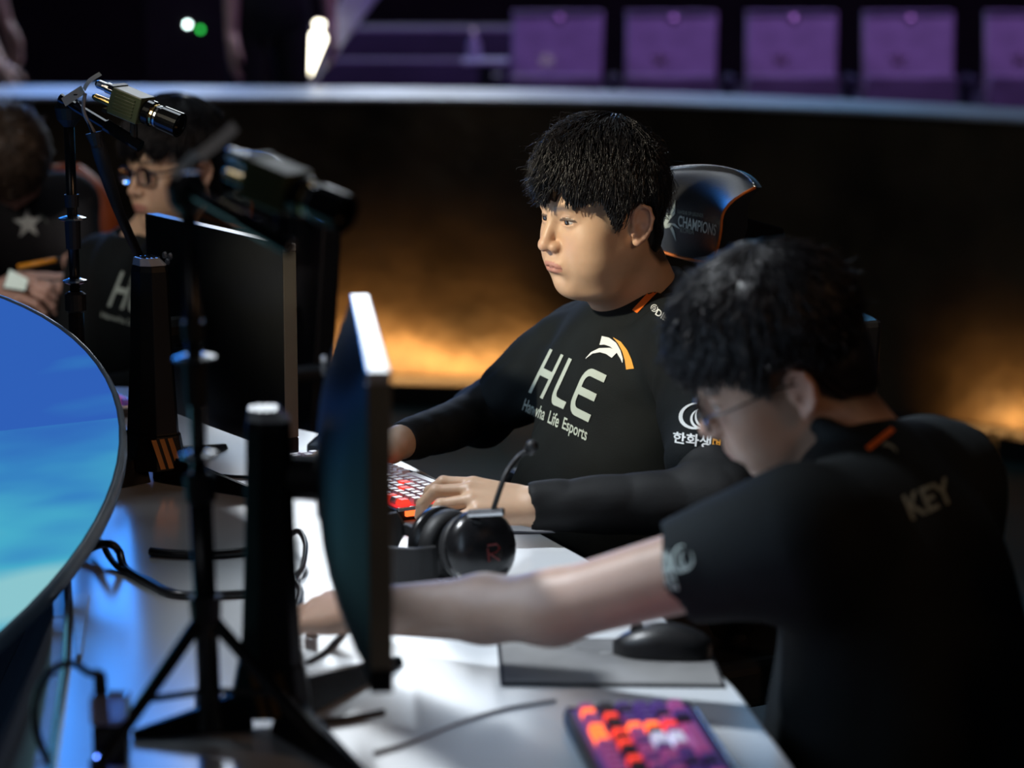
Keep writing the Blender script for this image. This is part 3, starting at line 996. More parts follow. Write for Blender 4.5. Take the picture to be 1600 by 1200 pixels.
# red curl logo on the near cup
mb = MB()
lx = ox.cross(Vector((0, 0, 1))).normalized()
lz = lx.cross(ox)
lc = c1 + ox * 0.033 - lz * 0.006 - lx * 0.004
pts = [(-0.008, 0.010), (0.006, 0.010), (0.010, 0.004), (0.004, -0.001), (-0.006, -0.001), (0.008, -0.012)]
mb.tube([lc + lx * -a + lz * b for a, b in pts], 0.0013, 5).tube([lc + lx * 0.008 + lz * 0.006, lc + lx * 0.008 - lz * 0.012], 0.0013, 5)
mb.build('cup_logo', 'logo_red', hs)
# yoke slider and wide headband standing on its edge
pth = smooth_path([c1 + ox * 0.012 + Vector((-0.03, 0, -0.012)), Pz(690, 880, 0.772), Pz(668, 884, 0.770), Pz(640, 886, 0.770), Pz(602, 882, 0.770), Pz(570, 868, 0.770), Pz(560, 850, 0.770), Pz(590, 835, 0.772), Pz(640, 828, 0.776), c2 + Vector((-0.02, 0.01, -0.01))], 5)
mb = MB()
hh = [0.008 if (i < 7 or i > len(pth) - 8) else 0.026 for i in range(len(pth))]
rows = []
for i, p in enumerate(pth):
    t_ = (pth[min(i + 1, len(pth) - 1)] - pth[max(i - 1, 0)]).normalized()
    sdir = t_.cross(Vector((0, 0, 1))).normalized() * 0.006
    h = Vector((0, 0, hh[i]))
    rows.append([p - sdir - h, p + sdir - h, p + sdir + h, p - sdir + h, p - sdir - h])
mb.grid(rows).build('headband', 'black_rubber', hs, bevel=0.002)
MB().tube([c1 + Vector((-0.012, -0.02, 0.051)), c1 + Vector((0.034, -0.035, 0.057))], 0.0055, 8).build('slider', 'steel', hs)
MB().tube([c1 + Vector((-0.02, -0.02, -0.052)), c1 + Vector((0.03, -0.035, -0.050))], 0.005, 8).build('slider', 'black_satin', hs)
MB().tube(smooth_path([P(768, 806, c1.y - 0.03), P(776, 780, c1.y - 0.03), P(790, 742, c1.y - 0.02), P(808, 716, c1.y), P(824, 704, c1.y)], 6), 0.0036, 8).build('microphone_boom', 'black_rubber', hs, smooth=True)
mc = P(830, 699, c1.y)
MB().lathe([(-0.010, 0.004), (-0.007, 0.008), (0.004, 0.009), (0.009, 0.006), (0.011, 0.002)], mc, (0.3, -0.5, 0.6), 14).build('microphone', 'black_rubber', hs, smooth=True)


# ================================================================== chairs
def chair(label, seat_c, f, head_c, lean=0.12, emblem=True, group=None):
    f = Vector((f[0], f[1], 0)).normalized()
    lft = Vector((0, 0, 1)).cross(f)
    seat_c = Vector((seat_c[0], seat_c[1], 0))
    t = thing('gaming_chair', label, 'chair', seat_c, group)
    def W(a, b, z):                     # a to the sitter's left, b forward
        return seat_c + lft * a + f * b + Vector((0, 0, z))
    def pad(name, w, d0, d1, z0, z1, m='chair_leather'):
        return MB().hexa([W(-w, d0, z0), W(w, d0, z0), W(w, d1, z0), W(-w, d1, z0)], [W(-w, d0, z1), W(w, d0, z1), W(w, d1, z1), W(-w, d1, z1)]).build(name, m, t, bevel=0.02, segs=3)
    pad('seat', 0.25, -0.22, 0.26, 0.39, 0.47)
    # backrest: curved slab
    rows = []
    zs = [0.50, 0.62, 0.75, 0.88, 0.98]
    for side in (0, 1):
        rr = []
        for z in (zs if side == 0 else zs[::-1]):
            wd = 0.20 - 0.03 * (z - 0.5) / 0.48
            bk = -0.19 - lean * (z - 0.5)
            r = []
            for k in range(9):
                u = -1 + 2 * k / 8
                r.append(W(u * wd, bk + 0.045 * u * u - (0.055 if side else 0), z))
            rr.append(r)
        rows += rr
    rows.append(rows[0])
    mb = MB().grid(rows)
    for k in (0, 8):
        n = 9
        mb.f.append([i * n + k for i in range(10)])
    mb.build('backrest', 'chair_leather', t, bevel=0.01)
    MB().tube([W(0, -0.25, 0.43), W(0, -0.30, 0.60)], 0.03, 8).build('back_bracket', 'black_plastic', t)
    # headrest
    hc = Vector(head_c)
    Hs = []
    wd, ht, tk = 0.150, 0.075, 0.05
    n = 15
    vs = []
    rows = []
    for j in range(-7, 8):
        v = j / 7
        rows.append([hc + lft * (u * wd * (1 - 0.10 * max(0, -v) ** 1.5 * 1.0 - (0.16 * max(0, -v) ** 2))) + f * (0.035 * u * u - 0.014 * v * v - 0.050 * max(0.0, v) ** 3 + 0.012) + Vector((0, 0, v * ht - 0.018 * abs(u) ** 2.2 * (1 if v > 0 else -1) * abs(v)))
                     for u in [(-7 + k) / 7 for k in range(15)]])
    back_ = [[p - f * (tk * (1 - 0.3 * abs((j - 7) / 7) ** 2 - 0.45 * max(0.0, (j - 7) / 7) ** 2)) for p in r] for j, r in enumerate(rows)][::-1]
    mb = MB().grid(rows + back_ + [rows[0]])
    for k in (0, 14):
        mb.f.append([i * 15 + k for i in range(30)])
    hr = mb.build('headrest', 'chair_leather', t, smooth=True)
    hr.modifiers.new('es', 'EDGE_SPLIT').split_angle = math.radians(50)
    rim = [r[0] for r in rows[::-1]] + rows[0] + [r[14] for r in rows]
    MB().tube([p + f * 0.001 for p in rim], 0.0026, 6).build('piping', 'chair_piping', hr, smooth=True)
    MB().tube([r + Vector((0, 0, 0.001)) for r in rows[14]], 0.0026, 6).build('piping', 'steel', hr, smooth=True)
    MB().hexa([hc - f * 0.17 - lft * 0.02 + Vector((0, 0, -0.075)), hc - f * 0.17 + lft * 0.02 + Vector((0, 0, -0.075)), hc - f * 0.03 + lft * 0.02 + Vector((0, 0, -0.030)), hc - f * 0.03 - lft * 0.02 + Vector((0, 0, -0.030))],
              [hc - f * 0.17 - lft * 0.02 + Vector((0, 0, -0.030)), hc - f * 0.17 + lft * 0.02 + Vector((0, 0, -0.030)), hc - f * 0.03 + lft * 0.02 + Vector((0, 0, 0.010)), hc - f * 0.03 - lft * 0.02 + Vector((0, 0, 0.010))]).build('headrest_bracket', 'black_gloss', t, bevel=0.004)
    MB().tube([hc - f * 0.15 + Vector((0, 0, -0.05)), W(0, -0.34, 0.92)], 0.018, 8).build('headrest_post', 'black_plastic', t)
    for s in (-1, 1):
        ar = MB().hexa([W(s * 0.31 - 0.04, -0.12, 0.655), W(s * 0.31 + 0.04, -0.12, 0.655), W(s * 0.31 + 0.04, 0.16, 0.655), W(s * 0.31 - 0.04, 0.16, 0.655)],
                       [W(s * 0.31 - 0.04, -0.12, 0.685), W(s * 0.31 + 0.04, -0.12, 0.685), W(s * 0.31 + 0.04, 0.16, 0.685), W(s * 0.31 - 0.04, 0.16, 0.685)]).build('armrest', 'black_rubber', t, bevel=0.01)
        MB().tube([W(s * 0.24, 0, 0.42), W(s * 0.30, 0, 0.44), W(s * 0.31, 0, 0.66)], 0.02, 8).build('armrest_post', 'black_plastic', ar)
    MB().tube([W(0, 0, 0.08), W(0, 0, 0.40)], 0.03, 12).build('gas_column', 'black_plastic', t)
    for k in range(5):
        a = 2 * math.pi * k / 5 + 0.3
        e = W(0.30 * math.cos(a), 0.30 * math.sin(a), 0.075)
        lg = MB().tube([W(0, 0, 0.10), e], [0.03, 0.02], 8).build('leg', 'black_plastic', t)
        q = Vector((e.x, e.y, 0.03))
        MB().tube([q - lft * 0.02, q + lft * 0.02], 0.03, 12).build('caster', 'black_rubber', lg)
    return t, hr


# ================================================================== audience seats and what stands behind the barrier
def audience_seat(label, x, y, zf, first=False):
    c = Vector((x, y, zf))
    t = thing('audience_seat', label, 'seat', c, 'audience seats behind the barrier')
    w = 0.205
    def W(a, b, z):
        return c + Vector((a, b, z))
    bk = MB().hexa([W(-w, 0.02, 0.40), W(w, 0.02, 0.40), W(w, 0.07, 0.40), W(-w, 0.07, 0.40)], [W(-w + 0.01, 0.17, 0.90), W(w + 0.02, 0.17, 0.90), W(w + 0.02, 0.22, 0.90), W(-w + 0.01, 0.22, 0.90)]).build('backrest', 'seat_fabric', t, bevel=0.015)
    MB().lathe([(0, 0.026), (0.006, 0.025), (0.012, 0.022), (0.017, 0.016), (0.020, 0.008), (0.021, 0.001)], W(0.02, 0.158, 0.865), (0, -0.85, 0.53), 16).build('badge', 'seat_badge', bk)
    MB().box(W(0.005, 0.160, 0.895), (2 * w, 0.03, 0.012)).build('top_rail', 'tier_nosing', bk, bevel=0.003)
    # star-like emblem stitched on the back
    em = []
    for k in range(10):
        a = math.pi / 2 + k * math.pi / 5
        r = 0.045 if k % 2 == 0 else 0.018
        zz = 0.68 + r * math.sin(a)
        em.append(W(-0.04 + r * 1.3 * math.cos(a), 0.02 + 0.15 * (zz - 0.40) / 0.5 - 0.003, zz))
    mb = MB()
    mb._add(em + [p + Vector((0, 0.004, 0)) for p in em], [list(range(10)), list(range(19, 9, -1))] + [[i, (i + 1) % 10, 10 + (i + 1) % 10, 10 + i] for i in range(10)])
    mb.build('emblem', 'seat_badge', bk)
    MB().hexa([W(-w, -0.02, 0.38), W(w, -0.02, 0.38), W(w, 0.08, 0.36), W(-w, 0.08, 0.36)], [W(-w, -0.10, 0.62), W(w, -0.10, 0.62), W(w, -0.02, 0.62), W(-w, -0.02, 0.62)]).build('seat', 'seat_fabric', t, bevel=0.015)
    for s in ((-1, 1) if first else (1,)):
        a = MB().box(W(s * 0.265, -0.02, 0.60), (0.05, 0.30, 0.035)).build('armrest', 'seat_dark', t, bevel=0.008)
        MB().box(W(s * 0.265, 0.06, 0.29), (0.04, 0.10, 0.58)).build('pedestal', 'seat_dark', a)
    return t


sx = [868, 1047, 1236, 1420, 1612]
sl = ['purple-lit folding seat beside the bottle, first from the stairs', 'purple-lit folding seat second from the stairs', 'purple-lit folding seat third from the stairs', 'purple-lit folding seat fourth from the stairs',
      'purple-lit folding seat cut by the right picture edge']
for px, lb in zip(sx, sl):
    audience_seat(lb, P(px, 80, 12.05).x, 12.0, 0.32, px == sx[0])

# drinking bottle on a little shelf at the end of the row
tb = thing('side_shelf', 'small pale cup shelf at the stair end of the seat row', 'shelf', P(750, 130, 11.9))
c = P(758, 92, 11.9)
MB().box((c.x, c.y, c.z - 0.01), (0.20, 0.18, 0.02)).build('top', 'rail_white', tb, bevel=0.004)
MB().box((c.x, c.y + 0.03, (c.z + 0.33) / 2), (0.06, 0.06, c.z - 0.36)).build('post', 'seat_dark', tb)
bo = thing('water_bottle', 'clear bottle catching the purple light on the cup shelf', 'bottle', (c.x - 0.05, c.y, c.z))
MB().lathe([(0, 0.030), (0.01, 0.033), (0.06, 0.032), (0.085, 0.022), (0.10, 0.012), (0.115, 0.012)], (c.x - 0.05, c.y, c.z), (0, 0, 1), 16).build('body', 'bottle_clear', bo, smooth=True)
MB().lathe([(0.112, 0.014), (0.128, 0.014), (0.130, 0.010)], (c.x - 0.05, c.y, c.z), (0, 0, 1), 12).build('cap', 'seat_badge', bo)

# slanting stair balustrade with a bright lamp at its lower end
def slab(name, pts, Y, th, m, parent, bevel=0.004):
    f0 = [P(a, b, Y) for a, b in pts]
    n = len(f0)
    mb = MB()._add(f0 + [p + Vector((0, th, 0)) for p in f0], [list(range(n)), list(range(2 * n - 1, n - 1, -1))] + [[i, (i + 1) % n, n + (i + 1) % n, n + i] for i in range(n)])
    return mb.build(name, m, parent, bevel=bevel)


ra = thing('stair_balustrade', 'slanting pale stair balustrade rising beside the purple steps', 'balustrade', P(478, 140, 11.6))
slab('panel', [(463, 150), (480, 140), (590, -8), (600, -30), (545, -30), (500, 60)], 11.6, 0.05, 'rail_white', ra)
slab('handrail', [(476, 142), (482, 142), (604, -22), (598, -26)], 11.57, 0.07, 'rail_white', ra)
la = thing('stair_lamp', 'glaring white lamp at the foot of the slanting balustrade', 'lamp', P(475, 132, 11.5))
slab('lens', [(461, 92), (466, 80), (479, 68), (484, 56), (492, 48), (503, 50), (509, 60), (480, 128), (472, 134), (463, 122)], 11.52, 0.04, 'lamp_white', la)
slab('housing', [(459, 94), (465, 76), (490, 44), (507, 46), (513, 60), (482, 132), (472, 138), (460, 126)], 11.54, 0.05, 'black_plastic', la)
slab('spark_bulb', [(490, 36), (494, 33), (500, 33), (506, 36), (506, 41), (500, 44), (494, 43)], 11.53, 0.03, 'lamp_white', la)
og = thing('orange_lamp', 'blurred orange lamp above the slanting balustrade', 'lamp', P(515, 5, 11.7))
MB().lathe([(0, 0.02), (0.02, 0.03), (0.05, 0.03), (0.07, 0.015)], P(515, 10, 11.7), (0, 0, 1), 14).build('bulb', 'orange_cloth', og, smooth=True)

# equipment rack with two indicator lights
rk_ = thing('equipment_rack', 'dark equipment rack with a white and a green indicator behind the barrier', 'rack', (P(305, 60, 11.4).x, 11.5, 0.35))
c = P(305, 60, 11.5)
MB().box((c.x, 11.6, 0.90), (0.42, 0.3, 1.1)).build('body', 'curtain_dark', rk_, bevel=0.01)
for (a, b, m_) in ((293, 38, 'led_white'), (313, 46, 'led_green')):
    MB().lathe([(0, 0.009), (0.006, 0.007)], P(a, b, 11.45), (0, -1, 0), 12).build('indicator', m_, rk_)

# ================================================================== signed-distance modelling of bodies, hair and clothes
F32 = np.float32


def smin(a, b, k):
    h = np.maximum(k - np.abs(a - b), 0) / k
    return np.minimum(a, b) - h * h * (k * 0.25)


def smax(a, b, k):
    return -smin(-a, -b, k)


class Pr:
    """primitive: 'e' ellipsoid, 'c' tapered capsule, 't' torus; op '+' union, '-' cut"""
    def __init__(s, kind, a, b, r, k=0.01, op='+', R=None):
        s.kind, s.k, s.op = kind, k, op
        s.a = np.array(a, dtype=F32)
        s.b = np.array(b, dtype=F32) if b is not None else None
        s.r = np.array(r, dtype=F32)
        s.R = np.array(R, dtype=F32) if R is not None else None

    def d(s, p):
        if s.kind == 'c':
            ab = s.b - s.a
            L2 = float(ab @ ab) + 1e-12
            q = p - s.a
            t = np.clip((q @ ab) / L2, 0, 1)
            q = q - t[:, None] * ab
            return np.sqrt(np.einsum('ij,ij->i', q, q)) - (s.r[0] + (s.r[1] - s.r[0]) * t)
        q = p - s.a
        if s.R is not None:
            q = q @ s.R                    # R columns = local axes
        if s.kind == 't':
            h = np.sqrt(q[:, 0] ** 2 + (q[:, 1] * s.b[0]) ** 2) - s.r[0]
            return np.sqrt(h * h + q[:, 2] ** 2) - s.r[1]
        if s.kind == 'p':                  # half-space: keeps what is below the plane
            return q @ s.b
        u = q / s.r
        k0 = np.sqrt(np.einsum('ij,ij->i', u, u))
        u = u / s.r
        k1 = np.sqrt(np.einsum('ij,ij->i', u, u)) + 1e-9
        return k0 * (k0 - 1) / k1


def E(c, r, k=0.01, op='+', R=None):
    return Pr('e', c, None, r, k, op, R)


def C(a, b, ra, rb, k=0.01, op='+'):
    return Pr('c', a, b, (ra, rb), k, op)


def field(prims, extra=None):
    def fn(p):
        d = None
        for q in prims:
            x = q.d(p)
            if d is None:
                d = x
            elif q.op == '+':
                d = smin(d, x, q.k)
            else:
                d = smax(d, -x, q.k)
        if extra is not None:
            d = extra(p, d)
        return d
    return fn


_nr = np.random.RandomState(5)
_ND = _nr.randn(24, 3)
_ND /= np.linalg.norm(_ND, axis=1)[:, None]
_NP = _nr.rand(24) * 6.28


def noise(p, freq, n=8, off=0):
    v = np.zeros(len(p), dtype=F32)
    for i in range(n):
        j = (i + off) % 24
        v += np.sin(p @ (_ND[j] * freq * (0.7 + 0.6 * ((j * 7) % 10) / 10)).astype(F32) + F32(_NP[j]))
    return v / n * 1.6


def polygonise(fn, lo, hi, h):
    """surface nets on a sparse grid; returns verts, quads"""
    lo, hi = np.array(lo, dtype=np.float64), np.array(hi, dtype=np.float64)
    B = 6
    nb = np.ceil((hi - lo) / (h * B)).astype(int) + 1
    N = nb * B
    # coarse pass at block centres
    g = [lo[i] + (np.arange(nb[i]) + 0.5) * h * B for i in range(3)]
    G = np.stack(np.meshgrid(*g, indexing='ij'), -1).reshape(-1, 3).astype(F32)
    dc = fn(G).reshape(nb)
    near = np.abs(dc) < h * B * 1.35 + 0.004
    D = np.repeat(np.repeat(np.repeat(dc, B, 0), B, 1), B, 2).astype(F32)
    mk = np.repeat(np.repeat(np.repeat(near, B, 0), B, 1), B, 2)
    idx = np.argwhere(mk)
    pts = (lo + (idx + 0.5) * h).astype(F32)
    vals = np.empty(len(pts), dtype=F32)
    for s in range(0, len(pts), 400000):
        vals[s:s + 400000] = fn(pts[s:s + 400000])
    D[idx[:, 0], idx[:, 1], idx[:, 2]] = vals
    S = D < 0
    nx, ny, nz = D.shape
    # cells with mixed corners
    cnt = np.zeros((nx - 1, ny - 1, nz - 1), dtype=np.int8)
    for a in (0, 1):
        for b in (0, 1):
            for c in (0, 1):
                cnt += S[a:nx - 1 + a, b:ny - 1 + b, c:nz - 1 + c]
    act = (cnt > 0) & (cnt < 8)
    ci = np.argwhere(act)
    vid = np.full(act.shape, -1, dtype=np.int32)
    vid[act] = np.arange(len(ci))
    acc = np.zeros((len(ci), 3))
    num = np.zeros(len(ci))
    corners = [(a, b, c) for a in (0, 1) for b in (0, 1) for c in (0, 1)]
    for i in range(8):
        for j in range(i + 1, 8):
            A, Bc = corners[i], corners[j]
            if sum(abs(A[k] - Bc[k]) for k in range(3)) != 1:
                continue
            da = D[ci[:, 0] + A[0], ci[:, 1] + A[1], ci[:, 2] + A[2]]
            db = D[ci[:, 0] + Bc[0], ci[:, 1] + Bc[1], ci[:, 2] + Bc[2]]
            m_ = (da < 0) != (db < 0)
            t = np.where(m_, da / (da - db + 1e-12), 0)
            for k in range(3):
                acc[:, k] += np.where(m_, A[k] + t * (Bc[k] - A[k]), 0)
            num += m_
    V = lo + (ci + 0.5 + acc / num[:, None]) * h
    quads = []
    for ax in range(3):
        u, v = (ax + 1) % 3, (ax + 2) % 3
        sl0 = [slice(1, None)] * 3
        sl1 = [slice(1, None)] * 3
        sl0[ax], sl1[ax] = slice(0, -1), slice(1, None)
        s0, s1 = S[tuple(sl0)], S[tuple(sl1)]
        lim = [slice(0, n - 1) for n in (nx - 1, ny - 1, nz - 1)]
        ch = np.argwhere(s0 != s1)
        if len(ch) == 0:
            continue
        fl = s0[ch[:, 0], ch[:, 1], ch[:, 2]]
        base = ch + 1
        base[:, ax] -= 1
        def cell(du, dv):
            c_ = base.copy()
            c_[:, u] -= du
            c_[:, v] -= dv
            return c_
        cs = [cell(1, 1), cell(0, 1), cell(0, 0), cell(1, 0)]
        ok = np.ones(len(ch), bool)
        for c_ in cs:
            for k in range(3):
                ok &= (c_[:, k] >= 0) & (c_[:, k] < act.shape[k])
        q = np.stack([vid[np.clip(c_[:, 0], 0, act.shape[0] - 1), np.clip(c_[:, 1], 0, act.shape[1] - 1), np.clip(c_[:, 2], 0, act.shape[2] - 1)] for c_ in cs], 1)
        ok &= (q >= 0).all(1)
        q, fl = q[ok], fl[ok]
        q[~fl] = q[~fl][:, ::-1]
        quads.append(q)
    Q = np.concatenate(quads)
    return V, Q


def grouped(groups, k=0.012):
    """union of fields that are only evaluated inside their own boxes; group: (fn, lo, hi)"""
    def fn(p):
        d = np.full(len(p), 0.25, dtype=F32)
        for f_, lo, hi in groups:
            m_ = ((p > np.array(lo, dtype=F32)) & (p < np.array(hi, dtype=F32))).all(1)
            if m_.any():
                d[m_] = smin(d[m_], f_(p[m_]), k)
        return d
    return fn


def bounds(prims, pad=0.03):
    lo, hi = np.full(3, 1e9), np.full(3, -1e9)
    for q in prims:
        if q.op != '+':
            continue
        r = float(np.max(q.r)) if q.kind == 'e' else (float(max(q.r)) if q.kind == 'c' else float(q.r[0] + q.r[1]))
        for c in ([q.a] if q.kind != 'c' else [q.a, q.b]):
            lo = np.minimum(lo, c - r)
            hi = np.maximum(hi, c + r)
    return lo - pad, hi + pad


def xf(V, R, Cc, s=1.0):
    return (V * s) @ np.array(R).T + np.array(Cc)


def mirror(fn):
    return [q for s in (-1, 1) for q in fn(s)]


# ------------------------------------------------------------------ heads (local frame: -Y is forward, +Z up, +X the person's left)
def head_prims(neck_end, fat=0.0, eye_open=0.0042):
    """fat adds to cheeks and jaw"""
    pr = [
        E((0, 0.010, 0.050), (0.076 + fat * 0.3, 0.097, 0.088), 0.02),
        E((0, -0.036, -0.012), (0.063 + fat, 0.060, 0.088), 0.035),
        E((0, -0.040, -0.062), (0.053 + fat * 1.5, 0.052, 0.044), 0.03),
        E((0, -0.006, -0.045), (0.058 + fat * 1.3, 0.052, 0.050), 0.03),
        E((0, -0.079, -0.090), (0.019 + fat * 0.5, 0.013, 0.014), 0.022),
    ]
    pr += mirror(lambda s: [
        E((s * 0.041, -0.060, -0.014), (0.022 + fat * 0.7, 0.024, 0.022), 0.025),
        E((s * 0.036, -0.058, -0.045), (0.022 + fat, 0.026, 0.026), 0.03),
    ])
    if fat > 0:
        pr.append(E((0, -0.032, -0.098), (0.044 + fat, 0.042, 0.022), 0.03))
    # brow, sockets
    pr.append(C((-0.034, -0.080, 0.036), (0.034, -0.080, 0.036), 0.012, 0.012, 0.02))
    pr += mirror(lambda s: [E((s * 0.032, -0.104, 0.019), (0.019, 0.016, 0.012), 0.016, '-')])
    # nose
    pr += [C((0, -0.092, 0.026), (0, -0.112, -0.014), 0.0065, 0.0095, 0.012),
           E((0, -0.1145, -0.0195), (0.0105, 0.0105, 0.0095), 0.008)]
    pr += mirror(lambda s: [E((s * 0.0135, -0.103, -0.0225), (0.0085, 0.011, 0.0085), 0.006),
                            E((s * 0.0068, -0.112, -0.0315), (0.0038, 0.0055, 0.0035), 0.003, '-')])
    # philtrum mound, lips, mouth line
    pr += [E((0, -0.092, -0.052), (0.026, 0.015, 0.021), 0.016),
           E((0, -0.1018, -0.0505), (0.0215, 0.0060, 0.0048), 0.006),
           E((0, -0.0990, -0.0608), (0.0185, 0.0064, 0.0056), 0.006)]
    pr += [C((-0.025, -0.094, -0.0563), (0, -0.1115, -0.0553), 0.0010, 0.0013, 0.004, '-'),
           C((0.025, -0.094, -0.0563), (0, -0.1115, -0.0553), 0.0010, 0.0013, 0.004, '-')]
    pr += [E((0, -0.103, -0.0735), (0.016, 0.007, 0.005), 0.010, '-')]
    # eyelids and slit
    pr += mirror(lambda s: [E((s * 0.0320, -0.0795, 0.0175), (0.0150, 0.0142, 0.0135), 0.006),
                            E((s * 0.0325, -0.0945, 0.0165), (0.0138, 0.020, eye_open), 0.0022, '-'),
                            C((s * 0.020, -0.093, 0.0238), (s * 0.046, -0.086, 0.0240), 0.0008, 0.0008, 0.003, '-')])
    # ears
    def ear(s):
        ya = math.radians(26)
        l = Vector((s * math.cos(ya), -math.sin(ya), 0.0))         # outward
        f_ = Vector((s * math.sin(ya), math.cos(ya), 0))          # backward along the ear
        u = Vector((0, 0.16, 0.987)).normalized()
        f_ = (f_ - u * f_.dot(u)).normalized()
        l = f_.cross(u) * (1 if f_.cross(u).x * s > 0 else -1)
        R = np.array(Matrix((f_, u, l)).transposed())
        c = Vector((s * (0.0755 + fat * 0.8), 0.016, 0.0))
        out = [E(c, (0.0175, 0.0310, 0.0070), 0.006, '+', R)]
        P_ = lambda a, b, d: c + f_ * a + u * b + l * d
        rim = [P_(-0.013, 0.006, 0.004), P_(-0.012, 0.022, 0.006), P_(-0.002, 0.031, 0.008), P_(0.011, 0.026, 0.0085), P_(0.0165, 0.011, 0.0085), P_(0.014, -0.006, 0.007), P_(0.006, -0.020, 0.005), P_(-0.004, -0.029, 0.004)]
        for i in range(len(rim) - 1):
            out.append(C(rim[i], rim[i + 1], 0.0034, 0.0034, 0.003))
        out.append(E(P_(-0.006, -0.027, 0.003), (0.007, 0.008, 0.0048), 0.005, '+', R))
        out.append(E(P_(0.004, 0.014, 0.0095), (0.007, 0.010, 0.0035), 0.004, '-', R))
        out.append(E(P_(0.000, -0.005, 0.0090), (0.0080, 0.0095, 0.0062), 0.004, '-', R))
        out.append(E(P_(-0.0125, -0.004, 0.0045), (0.004, 0.006, 0.004), 0.004, '+', R))
        return out
    pr += mirror(ear)
    # neck
    ne = Vector(neck_end)
    pr.append(C((0, 0.022, -0.040), ne, 0.052 + fat, 0.060 + fat, 0.022))
    pr.append(C((0, -0.020, -0.075), ne + Vector((0, -0.02, -0.01)), 0.032 + fat, 0.046 + fat, 0.022))
    return pr


def ellip_level(p, c, r):
    u = (p - c) / r
    return np.sqrt((u * u).sum(1))


def interp_az(az, tab):
    xs = [a for a, _ in tab]
    ys = [b for _, b in tab]
    return np.interp(az if min(xs) < 0 else np.abs(az), xs, ys).astype(F32)


def hair_field(hc, hr, back, tab, amp=0.004, fq=90, soft=0.012, forelock=None):
    """hc, hr: main hair volume; back: second ellipsoid (nape); tab: azimuth (deg from the front) -> lower limit z"""
    hc, hr = np.array(hc, dtype=F32), np.array(hr, dtype=F32)
    e1 = E(hc, hr)
    e2 = E(back[0], back[1])
    def fn(p):
        d = smin(e1.d(p), e2.d(p), 0.02)
        az = np.degrees(np.arctan2(p[:, 0], -p[:, 1])).astype(F32)
        zc = interp_az(az, tab)
        # ragged lower edge: locks
        zc = zc + 0.007 * np.sin(az * 0.42 + 1.3 * np.sin(az * 0.11)) * np.clip(1 - np.abs(az) / 80, 0, 1)
        d = d + amp * noise(p, fq, 8, 3) + 0.5 * amp * noise(p, fq * 2.3, 8, 9)
        d = smax(d, (zc - p[:, 2]) * 0.8, soft)
        return d
    return fn


